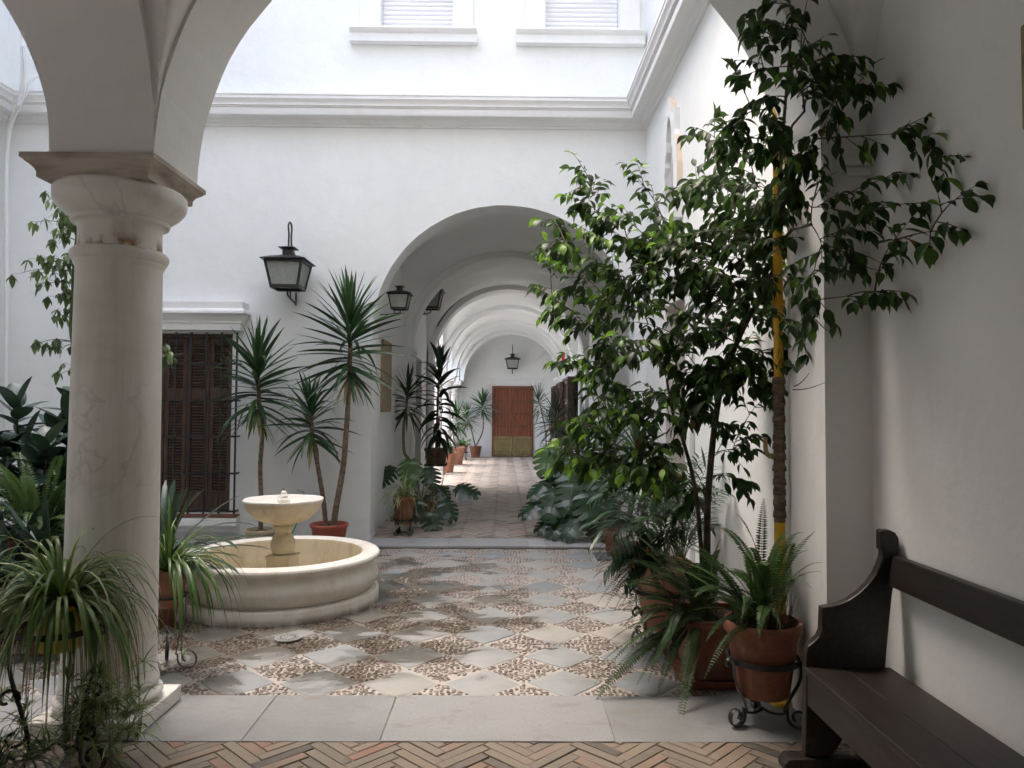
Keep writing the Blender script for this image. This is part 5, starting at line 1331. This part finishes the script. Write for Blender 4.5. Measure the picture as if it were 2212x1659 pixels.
for k in range(120):   # dead brown stalks at the crown
    a = U(0,2*PI); r_ = U(.02,.15); q = b+V3((math.cos(a)*r_, math.sin(a)*r_, 0)); m.tube([q, q+V3((math.cos(a)*U(0,.05), math.sin(a)*U(0,.05), U(.05,.17)))], [0.0018,0.0008], 3, 2, 0.3)
m.build('foliage', [MAT['fern'],MAT['stem'],MAT['twig']], T, recalc=False)
stand((cpt.x,cpt.y,0), 0.165, 0.31, 'low black iron tripod with scroll feet under the fern pot beside the bench', 'black iron plant stands', 3, R(205), None, 0.0105, False)

# ---- palm in the pot on the tall stand ------------------------------------------------------
pc = at(1432, 1330, 4.95); bz = 0.10
T = thing('potted_palm', 'parlour palm in a big terracotta pot with feathery leaves beside the fig planter', 'palm', (pc.x,pc.y,bz))
zr = at(1432,1212,4.95).z; pot(T, (pc.x,pc.y,bz), 0.20, zr-bz, MAT['terra_lt'], 0.13, 0.035)
m = MB(); b = V3((pc.x,pc.y,zr))
for (x, y, Y) in [(1285,1170,4.9),(1300,1120,5.1),(1290,1070,5.2),(1340,1050,5.1),(1310,1230,4.8),(1350,1260,4.7),(1390,1040,5.0),(1430,1010,5.2),(1480,1050,5.0),(1520,1080,5.1),(1560,1060,5.3),(1330,1150,4.75),(1400,1090,4.8),(1460,1110,4.8),(1370,1180,4.7),(1500,1000,5.4),(1440,1170,4.7),(1280,1130,5.2),(1395,1150,4.6),(1350,1000,5.3),(1480,1160,4.75),(1320,1190,4.65)]:
    palm_frond(m, b+V3((U(-.05,.05),U(-.05,.05),-.02)), at(x,y,Y), U(0.15,0.42), 14, U(.15,.21), 0.026, rnd.gauss(.5,.14))
fern_to(m, b+V3((-.08,-.05,0)), [at(U(1285,1440),U(1215,1330),4.75+U(-.2,.2)) for _ in range(26)], (.1,.25), .034, 40, .5)
m.build('foliage', [MAT['palm'],MAT['stem']], T, recalc=False, smooth=179)
stand((pc.x,pc.y,0), 0.185, 0.34, 'black iron stand with scrolls holding the big palm pot', 'black iron plant stands', 4, R(200), None, 0.010, True)
# fern trailing from a pot right behind, against the wall
def simple_plant(name, label, cat, base, potr, poth, potmat, group=None):
    t = thing(name, label, cat, base, group); pot(t, base, potr, poth, potmat); return t, V3(base)+V3((0,0,poth-0.03))
# palms and dracaenas along the right-hand wall
T, b = simple_plant('potted_palm', 'slender dark palm against the white right wall behind the fig trunk', 'palm', (1.36,5.75,0), 0.17, 0.32, MAT['terra'])
m = MB()
for k in range(16):
    a = U(0,2*PI); palm_frond(m, b, b+V3((min(0.2,math.cos(a)*U(.2,.5)), math.sin(a)*U(.25,.6), U(.25,1.05))), U(.15,.4), 14, U(.14,.2), 0.02, rnd.gauss(.4,.14))
m.build('foliage', [MAT['palm'],MAT['stem']], T, recalc=False, smooth=179)
for (x, y, h, pr, lab) in ((1.28,7.0,1.25,0.16,'broad leaved dracaena before the brown side door, behind the fig foliage'),(1.20,7.85,1.35,0.16,'broad leaved dracaena in the corner by the passage arch')):
    T, b = simple_plant('potted_dracaena', lab, 'dracaena', (x,y,0), pr, 0.28, MAT['terra'], 'dracaenas behind the fig tree')
    m = MB(); cane(m, [b, b+V3((.02,.0,h*0.3)), b+V3((-.03,.02,h*0.6))], 0.016, 0.013); m.build('trunk', MAT['trunk'], T, smooth=60)
    m = MB(); sword_head(m, b+V3((-.03,.02,h*0.85)), (0,0,1), 0.6, 46, 0.42, 0.055, 0.5, 0, 0, 0.8); m.build('foliage', MAT['palm'], T, recalc=False, smooth=179)

# monstera clump right of the passage
T, b = simple_plant('potted_monstera', 'large monstera right of the passage entrance with dark split leaves', 'monstera', (1.12,9.35,ZC), 0.17, 0.26, MAT['terra'])
m = MB(); s_ = MB()
for (x, y, Y, L, dx, dz, t) in [(1190,965,9.3,0.40,-0.3,-1.0,0.9),(1182,1045,9.0,0.30,-0.8,-.5,0.4),(1170,1085,8.9,0.32,-1.0,-.5,0.25),(1205,1058,8.75,0.40,-0.3,-.8,0.5),(1240,1040,8.7,0.42,-0.2,-.8,0.5),(1268,1062,8.6,0.42,0.1,-.8,0.5),(1225,1110,8.7,0.36,-0.6,-.7,0.3),(1250,1112,8.55,0.34,-0.5,-.7,0.35),(1285,1100,8.6,0.38,0.1,-.9,0.5),(1230,990,9.2,0.40,-0.1,-.8,0.55),(1260,1000,9.3,0.42,0.3,-.8,0.45),(1210,1010,9.5,0.38,-.5,-.6,0.5),(1300,1040,9.0,0.4,.3,-.8,.4),(1310,1090,8.7,0.36,.2,-.9,.45),(1195,1118,8.85,0.28,-.9,-.6,.25)]:
    p = at(x,y,Y); d = V3((dx,-0.55,dz*0.75)); monstera_leaf(m, p, d, V3((dx*0.5,-0.75,0.75)), L, t)
    P = bez(b, (b+p)/2+V3((0,0,0.25)), p, 8); s_.tube(P, 0.007, 5)
m.build('foliage', MAT['monstera'], T, recalc=False, smooth=179); s_.build('stalks', MAT['stem'], T, smooth=60)
# monstera left of the passage
T, b = simple_plant('potted_monstera', 'monstera left of the passage with one leaf reaching over the brick floor', 'monstera', (-1.12,10.1,ZC), 0.16, 0.25, MAT['terra'])
m = MB(); s_ = MB()
for (x, y, Y, L, dx, dz, t) in [(886,992,9.8,0.42,0.05,-.9,0.9),(848,1008,9.9,0.36,-.5,-.8,0.2),(925,1010,10.0,0.36,.3,-.8,0.35),(985,1052,9.9,0.40,1.0,-.15,0.42),(958,1082,9.7,0.36,.5,-.8,0.38),(930,1105,9.3,0.36,.2,-.8,0.42),(905,1080,9.5,0.34,-.2,-.8,0.3),(945,1050,10.1,0.3,.5,-.5,.3)]:
    p = at(x,y,Y); d = V3((dx,-0.5,dz*0.8)); monstera_leaf(m, p, d, V3((dx*0.4,-0.8,0.7)), L*.84, t)
    P = bez(b, (b+p)/2+V3((0,0,0.2)), p, 8); s_.tube(P, 0.007, 5)
m.build('foliage', MAT['monstera'], T, recalc=False, smooth=179); s_.build('stalks', MAT['stem'], T, smooth=60)
# variegated spider plant on a stand left of the passage
p = fl(868, 1160, ZC); p = V3((p.x, 8.95, ZC)); zt = at(868,1072,8.95).z; zb = at(868,1132,8.95).z
T = thing('potted_spider_plant', 'cream striped spider plant in a terracotta pot left of the passage', 'spider plant', (p.x,p.y,zb))
pot(T, (p.x,p.y,zb), 0.135, zt-zb, MAT['terra'], 0.10)
m = MB(); spider_plant(m, (p.x,p.y,zt-0.02), 95, 0.42, 0.017, 0.75, 1.0, 0, 88, 0.55)
for k in range(5):
    a = U(-2.6,-0.5); q = V3((p.x+math.cos(a)*U(.1,.22), p.y+math.sin(a)*U(.1,.2), U(.08,.3))); P = bez(V3((p.x,p.y,zt)), V3((q.x,q.y,zt+0.15)), q, 8); m.tube(P, 0.0025, 4, 2); plantlet(m, q, 9, 0.13, 0.009)
m.build('foliage', [MAT['spider'],MAT['cream'],MAT['dry']], T, recalc=False, smooth=179)
stand((p.x,p.y,ZC), 0.12, zb-ZC+0.06, 'small black iron stand under the cream striped spider plant', 'black iron plant stands', 4, R(45), None, 0.008, False)
# dracaena on a stand, yucca and ceramic pot along the corridor's left wall
p = V3((-1.10,12.0,ZC)); zb = at(945,1004,12.0).z; zt = at(945,972,12.0).z
T = thing('potted_dracaena', 'tall dark dracaena with wavy drooping leaves on a stand in the corridor', 'dracaena', (p.x,p.y,zb))
pot(T, (p.x,p.y,zb), 0.19, zt-zb+0.03, MAT['rusty'], 0.15)
m = MB(); top = at(950,775,12.0); cane(m, [(p.x,p.y,zt),(p.x+.02,p.y,(zt+top.z)/2),tuple(top)], 0.018, 0.014); m.build('trunk', MAT['trunk'], T, smooth=60)
m = MB(); sword_head(m, top, (0,0,1), top.z-zt-0.15, 54, 0.46, 0.085, 0.2, 0, 0, 1.4); m.build('foliage', MAT['drac'], T, recalc=False, smooth=179)
stand((p.x,p.y,ZC), 0.17, zb-ZC, 'black iron stand under the tall dark dracaena in the corridor', 'black iron plant stands', 4, R(45), None, 0.010, False)
T, b = simple_plant('potted_yucca', 'thin yucca leaning along the corridor left wall below the stone plaque', 'yucca', (-1.38,10.75,ZC), 0.14, 0.25, MAT['terra'])
m = MB(); cane(m, [b]+px_pts([(884,1000),(873,975),(872,920),(878,880),(880,840)], 10.75), 0.022, 0.016); m.build('trunk', MAT['trunk'], T, smooth=60)
m = MB(); sword_head(m, at(882,835,10.75), (0.05,0,1), 0.4, 56, 0.48, 0.04, 0.25, 0, 0, 0.5); m.build('foliage', MAT['drac'], T, recalc=False, smooth=179)
T = thing('ceramic_pot', 'painted green and cream ceramic pot on the floor behind the monstera leaf', 'pot', (-0.98,11.3,ZC))
pot(T, (-0.98,11.3,ZC), 0.15, 0.34, MAT['glaze'], 0.10)
# terracotta pots at the corridor columns
def at_floor(x, y): return fl(x, y, ZC)
p = at_floor(967,1020); T, b = simple_plant('potted_shrub', 'terracotta pot with a bushy green plant at the second corridor column', 'shrub', tuple(p), 0.20, 0.46, MAT['terra_lt'])
m = MB()
for k in range(90):
    a = U(0,2*PI); el = R(U(5,85)); leaf(m, b+V3((U(-.1,.1),U(-.1,.1),U(0,.15))), (math.cos(a)*math.cos(el),math.sin(a)*math.cos(el),math.sin(el)), U(.15,.38), U(.03,.055), 'lance', U(.4,1.2), 4, rnd.gauss(.55,.2))
m.build('foliage', MAT['palm'], T, recalc=False, smooth=179)
p = at_floor(989,1003); T, b = simple_plant('potted_yucca', 'small yucca in a tall terracotta pot at the third corridor column', 'yucca', tuple(p), 0.19, 0.48, MAT['terra_lt'])
m = MB(); Y = p.y; cane(m, [b, at(980,945,Y), at(986,905,Y)], 0.02, 0.016); m.build('trunk', MAT['trunk'], T, smooth=60)
m = MB(); sword_head(m, at(985,893,Y), (-0.1,0,1), 0.4, 50, 0.55, 0.05, 0.6); m.build('foliage', MAT['yucca'], T, recalc=False, smooth=179)
p = V3((-0.92,23.75,ZC)); T, b = simple_plant('potted_yucca', 'two headed yucca in a round terracotta pot left of the studded door', 'yucca', tuple(p), 0.20, 0.36, MAT['terra'])
m = MB(); cane(m, [b, at(1043,930,23.75), at(1044,885,23.75)], 0.024, 0.018); m.build('trunk', MAT['trunk'], T, smooth=60); m = MB(); cane(m, [b, at(1020,935,23.75), at(1012,905,23.75)], 0.022, 0.016); m.build('trunk', MAT['trunk'], T, smooth=60)
m = MB(); sword_head(m, at(1043,868,23.75), (0,0,1), 0.35, 60, 0.62, 0.05, 0.62); m.build('foliage', MAT['yucca'], T, recalc=False, smooth=179)
m = MB(); sword_head(m, at(1010,893,23.75), (0,0,1), 0.35, 50, 0.55, 0.05, 0.62); m.build('foliage', MAT['yucca'], T, recalc=False, smooth=179)
p = at_floor(1004,990); p = V3((p.x,22.6,ZC+0.22)); T = thing('potted_fern', 'small fern in a pot on a stand before the last corridor columns', 'fern', tuple(p)); pot(T, tuple(p), 0.13, 0.22, MAT['terra'])
m = MB()
for k in range(26): a = U(0,2*PI); leaf(m, p+V3((0,0,.2)), (math.cos(a),math.sin(a),U(.3,1.3)), U(.3,.5), .10, 'lance', U(.8,1.8), 5, rnd.gauss(.7,.15))
m.build('foliage', MAT['palm'], T, recalc=False, smooth=179)
stand((p.x,p.y,ZC), 0.11, 0.22, 'tiny black stand under the small fern at the far corridor columns', 'black iron plant stands', 4, R(45), None, 0.008, False)
# right-hand corridor plants
p = V3((1.20,21.0,ZC)); T, b = simple_plant('potted_dracaena', 'thin stemmed spiky dracaena right of the studded door', 'dracaena', tuple(p), 0.17, 0.34, MAT['terra_lt'])
m = MB()
for pts in ([b, at(1178,930,21.0), at(1170,890,21.0), at(1163,862,21.0)], [b, at(1190,945,21.0), at(1186,915,21.0)]): cane(m, pts, 0.018, 0.012)
m.build('trunk', MAT['trunk'], T, smooth=60)
m = MB(); sword_head(m, at(1163,855,21.0), (-.1,0,1), 0.5, 70, 0.55, 0.028, 0.3, 0, 0, 0.4); sword_head(m, at(1188,900,21.0), (.1,0,1), 0.4, 50, 0.5, 0.028, 0.3, 0, 0, 0.4); m.build('foliage', MAT['drac'], T, recalc=False, smooth=179)
p = V3((1.22,15.0,ZC)); T, b = simple_plant('potted_dracaena', 'spiky dracaena in front of the corridor window grilles', 'dracaena', tuple(p), 0.18, 0.34, MAT['terra'])
m = MB(); cane(m, [b, at(1208,935,15.0), at(1202,900,15.0)], 0.018, 0.014); m.build('trunk', MAT['trunk'], T, smooth=60)
m = MB(); sword_head(m, at(1202,885,15.0), (0,0,1), 0.5, 60, 0.55, 0.035, 0.35, 0, 0, 0.5); m.build('foliage', MAT['drac'], T, recalc=False, smooth=179)
p = V3((1.10,13.4,ZC)); T, b = simple_plant('potted_fern', 'dark bushy fern with strap leaves on the right side of the corridor', 'fern', tuple(p), 0.2, 0.42, MAT['terra'])
m = MB(); fern_to(m, b, [b+V3((U(-.55,.45),U(-.5,.5),U(-.1,.6))) for _ in range(34)], (.1,.3), .05, 22, .25)
for k in range(22): a = U(0,2*PI); leaf(m, b, (math.cos(a),math.sin(a),U(.4,1.6)), U(.4,.7), .045, 'strap', U(.6,1.5), 6, rnd.gauss(.3,.15))
m.build('foliage', [MAT['fern'],MAT['stem']], T, recalc=False)
p = V3((1.20,11.3,ZC)); T, b = simple_plant('potted_yucca', 'wide green yucca low on the right side of the corridor behind the monstera', 'yucca', tuple(p), 0.19, 0.42, MAT['terra'])
m = MB(); sword_head(m, b+V3((0,0,.75)), (0,0,1), 0.6, 66, 0.62, 0.055, 0.55, 0, 0, 0.4); m.build('foliage', MAT['yucca'], T, recalc=False, smooth=179)

# ================================================================== LEFT GROUP
# striped spider plant on the tall scroll stand in front of the column
sc_ = V3((-1.88,3.20,0)); zb = at(140,1400,3.2).z; zt = at(140,1300,3.2).z
T = thing('potted_spider_plant', 'big arching spider plant in a yellow pot on the scrolled stand before the column', 'spider plant', (sc_.x,sc_.y,zb))
pot(T, (sc_.x,sc_.y,zb), 0.115, zt-zb, MAT['yellow_pot'], 0.085)
m = MB(); cc = V3((sc_.x,sc_.y,zt-0.02))
spider_plant(m, cc, 150, 0.62, 0.023, 0.14, 1.0, 10, 80, 0.55, 2.5, dr=(1.7,3.0))
spider_plant(m, cc, 90, 0.50, 0.022, 0.14, 1.0, 15, 60, 0.5, 2.0, dr=(2.6,3.8))
for k in range(62):
    a = U(0,2*PI) if k < 26 else U(-.9,.5); rr = U(.06,.34); q = V3((cc.x+math.cos(a)*rr, cc.y+math.sin(a)*rr*0.7, U(.03,.42)))
    P = bez(cc, V3((q.x,q.y,cc.z+U(.05,.25))), q, 9); m.tube(P, 0.0016, 4, 2, U(.2,.9)); plantlet(m, q, 13, U(.09,.20), 0.009)
for px_, py_ in ((285,1385),(345,1365),(395,1415),(262,1340)):
    q = at(px_,py_,3.42); P = bez(cc, V3(((q.x+cc.x)/2,q.y,cc.z+.14)), q, 9); m.tube(P, 0.0014, 4, 2, .7); plantlet(m, q, 6, .08, .006)
m.build('foliage', [MAT['spider'],MAT['cream'],MAT['dry']], T, recalc=False, smooth=179)
stand((sc_.x,sc_.y,0), 0.165, zb+0.09, 'tall black iron stand with scrolls before the marble column', 'black iron plant stands', 3, R(-14), None, 0.0095, True)
# low spider plant at the bottom left corner
p = V3((-1.98,2.93,0)); T = thing('potted_spider_plant', 'low tangled spider plant on the floor at the bottom left corner', 'spider plant', tuple(p)); pot(T, tuple(p), 0.10, 0.09, MAT['terra'])
m = MB(); spider_plant(m, p+V3((0,0,.09)), 85, 0.34, 0.010, 0.12, 1.0, 5, 85, 0.40, 2.4)
for k in range(16):
    a = U(0,2*PI); q = p+V3((math.cos(a)*U(.1,.4), math.sin(a)*U(.05,.3), U(.02,.2))); plantlet(m, q, 10, .13, .006)
m.build('foliage', [MAT['spider'],MAT['cream'],MAT['dry']], T, recalc=False, smooth=179)
# plant in a terracotta pot on a stand just behind the column
p = at(362,1270,4.42); zb = at(362,1308,4.42).z; zt = at(362,1228,4.42).z
T = thing('potted_spider_plant', 'bright green strap leaved plant in a terracotta pot behind the marble column', 'spider plant', (p.x,p.y,zb)); pot(T, (p.x,p.y,zb), 0.115, zt-zb, MAT['terra'], 0.085)
m = MB(); spider_plant(m, (p.x,p.y,zt-.01), 85, 0.50, 0.021, 0, 1.0, 12, 86, 0.60, 2.6)
for k in range(24): a = U(-1.1,.4); leaf(m, (p.x,p.y,zt), (math.cos(a),math.sin(a),U(.35,1.0)), U(.5,.78), .026, 'grass', U(2.0,3.0), 10, rnd.gauss(.4,.12), 0, .35, curl=1.2)
m.build('foliage', [MAT['spider'],MAT['cream']], T, recalc=False, smooth=179)
stand((p.x,p.y,0), 0.10, zb+0.06, 'slender black stand with splayed rods behind the marble column', 'black iron plant stands', 3, R(-8), None, 0.006, False)
# clivias
def clivia(label, base, n, L, W, tint, potmat):
    T, b = simple_plant('potted_clivia', label, 'clivia', (base[0],base[1],0), 0.17, 0.30+base[2], potmat, 'clivias behind the column')
    m = MB()
    for k in range(n):
        a = U(0,2*PI); el = R(U(28,80)); leaf(m, b+V3((math.cos(a),math.sin(a),0))*U(0,.05), (math.cos(a)*math.cos(el),math.sin(a)*math.cos(el),math.sin(el)), L*U(.7,1.1), W*U(.85,1.1), 'strap', U(.6,1.7), 9, min(1,max(0,rnd.gauss(tint,.18))), 0, .28)
    m.build('foliage', MAT['clivia'], T, recalc=False, smooth=179)
p = at(345,1190,5.3); clivia('clivia with long blue green strap leaves right of the column, below the barred window', (p.x,p.y,0.12), 46, 0.72, 0.042, 0.62, MAT['terra'])
p = at(110,1220,4.75); clivia('dark clivia left of the column, under the fern', (p.x,p.y,0.1), 46, 0.66, 0.042, 0.3, MAT['terra'])
p = at(20,1215,4.95); clivia('dark clivia at the left edge behind the big spider plant', (p.x,p.y,0.08), 40, 0.66, 0.042, 0.3, MAT['terra'])
# fern
p = at(85,1150,5.25); T, b = simple_plant('potted_fern', 'pale green fern at left between the rubber plant and the clivias', 'fern', (p.x,p.y,0), 0.21, 0.63, MAT['terra'])
m = MB(); fern_to(m, b, [b+V3((U(-.7,.7),U(-.45,.35),U(-.15,.62))) for _ in range(72)], (.12,.35), .05, 40, .6)
m.build('foliage', [MAT['fern'],MAT['stem']], T, recalc=False)
# rubber plant
p = at(70,1200,5.9); T, b = simple_plant('potted_rubber_plant', 'rubber plant with broad glossy leaves at the left edge', 'rubber plant', (p.x,p.y,0), 0.2, 0.4, MAT['terra'])
m = MB(); s_ = MB()
for (x, y, Y, n) in [(38,880,5.8,15),(100,965,5.6,15),(150,900,5.9,15),(165,860,6.0,9),(10,980,5.8,14),(75,1010,5.7,14),(140,1010,5.8,14),(120,930,6.1,12),(60,950,6.1,12),(35,1060,5.7,12),(160,960,5.9,12)]:
    top = at(x,y,Y); P = bez(b, V3((top.x,top.y,(b.z+top.z)/2)), top, 8); s_.tube(P, lerpr(.013,.007,9), 6)
    for i in range(n):
        t = i/n; a = i*2.4+U(-.3,.3); el = R(65-95*t+U(-15,15)); q = top-V3((0,0,0.30*t))
        leaf(m, q, (math.cos(a)*math.cos(el),math.sin(a)*math.cos(el),math.sin(el)), U(.24,.32), U(.105,.145), 'ovate', U(.2,.7), 6, min(1,max(0,rnd.gauss(.62-.35*t,.15))), 0, .22)
m.build('foliage', MAT['rubber'], T, recalc=False, smooth=179); s_.build('stems', MAT['twig'], T, smooth=60)
# tall lobed-leaf tree in a pot behind the column
p = at(165,1230,5.6); T, b = simple_plant('potted_bottle_tree', 'slender tree with pale drooping lobed leaves rising behind the column', 'tree', (p.x,p.y,0), 0.18, 0.36, MAT['terra'])
tr = crv([b]+px_pts([(172,1000),(176,860),(163,770),(153,710),(157,640),(160,560),(168,480),(160,400)], 5.6), 6)
s_ = MB(); s_.tube(tr, lerpr(.020,.008,len(tr)), 7); m = MB()
def lobed(q, d, L, t):
    leaf(m, q, d, L, L*.42, 'lance', .5, 5, t, 0, .3)
    sd = V3(d).cross(UP+rv(.4)).normalized()
    for sg in (-1,1): leaf(m, q+V3(d).normalized()*L*.12, V3(d).normalized()*.75+sd*sg*.75, L*.62, L*.26, 'lance', .6, 4, t, 0, .3)
for (x, y, k) in [(95,440,8),(75,480,7),(130,460,8),(110,520,10),(140,500,8),(80,560,9),(120,570,10),(150,560,8),(60,600,7),(45,590,5),(90,620,7),(125,640,8),(150,650,6),(110,690,6),(140,680,6),(75,745,7),(95,755,6),(130,760,6),(150,800,6),(128,810,5),(165,480,8),(105,470,7),(370,755,8),(395,765,8),(355,775,7),(140,590,6),(160,620,5),(375,785,6)]:
    tip = at(x,y,5.6+U(-.2,.25)); r0 = min(tr, key=lambda r: (r-tip).length+max(0,r.z-tip.z-.05)*.5)
    P = bez(r0, (r0+tip)/2+V3((0,0,.06)), tip, 6); s_.tube(P, lerpr(.004,.0015,7), 4)
    for i in range(max(4,int(k*0.8))):
        q = P[rnd.randrange(2,7)]; pe = q+V3((U(-.06,.06),U(-.06,.06),U(-.02,.05)))
        s_.tube([q,pe], .0011, 3); lobed(pe, V3((U(-.5,.5),U(-.5,.5),-1)), U(.075,.125), min(1,max(0,rnd.gauss(.5,.2))))
m.build('foliage', MAT['lobed'], T, recalc=False, smooth=179); s_.build('trunk', MAT['stem'], T, smooth=60)
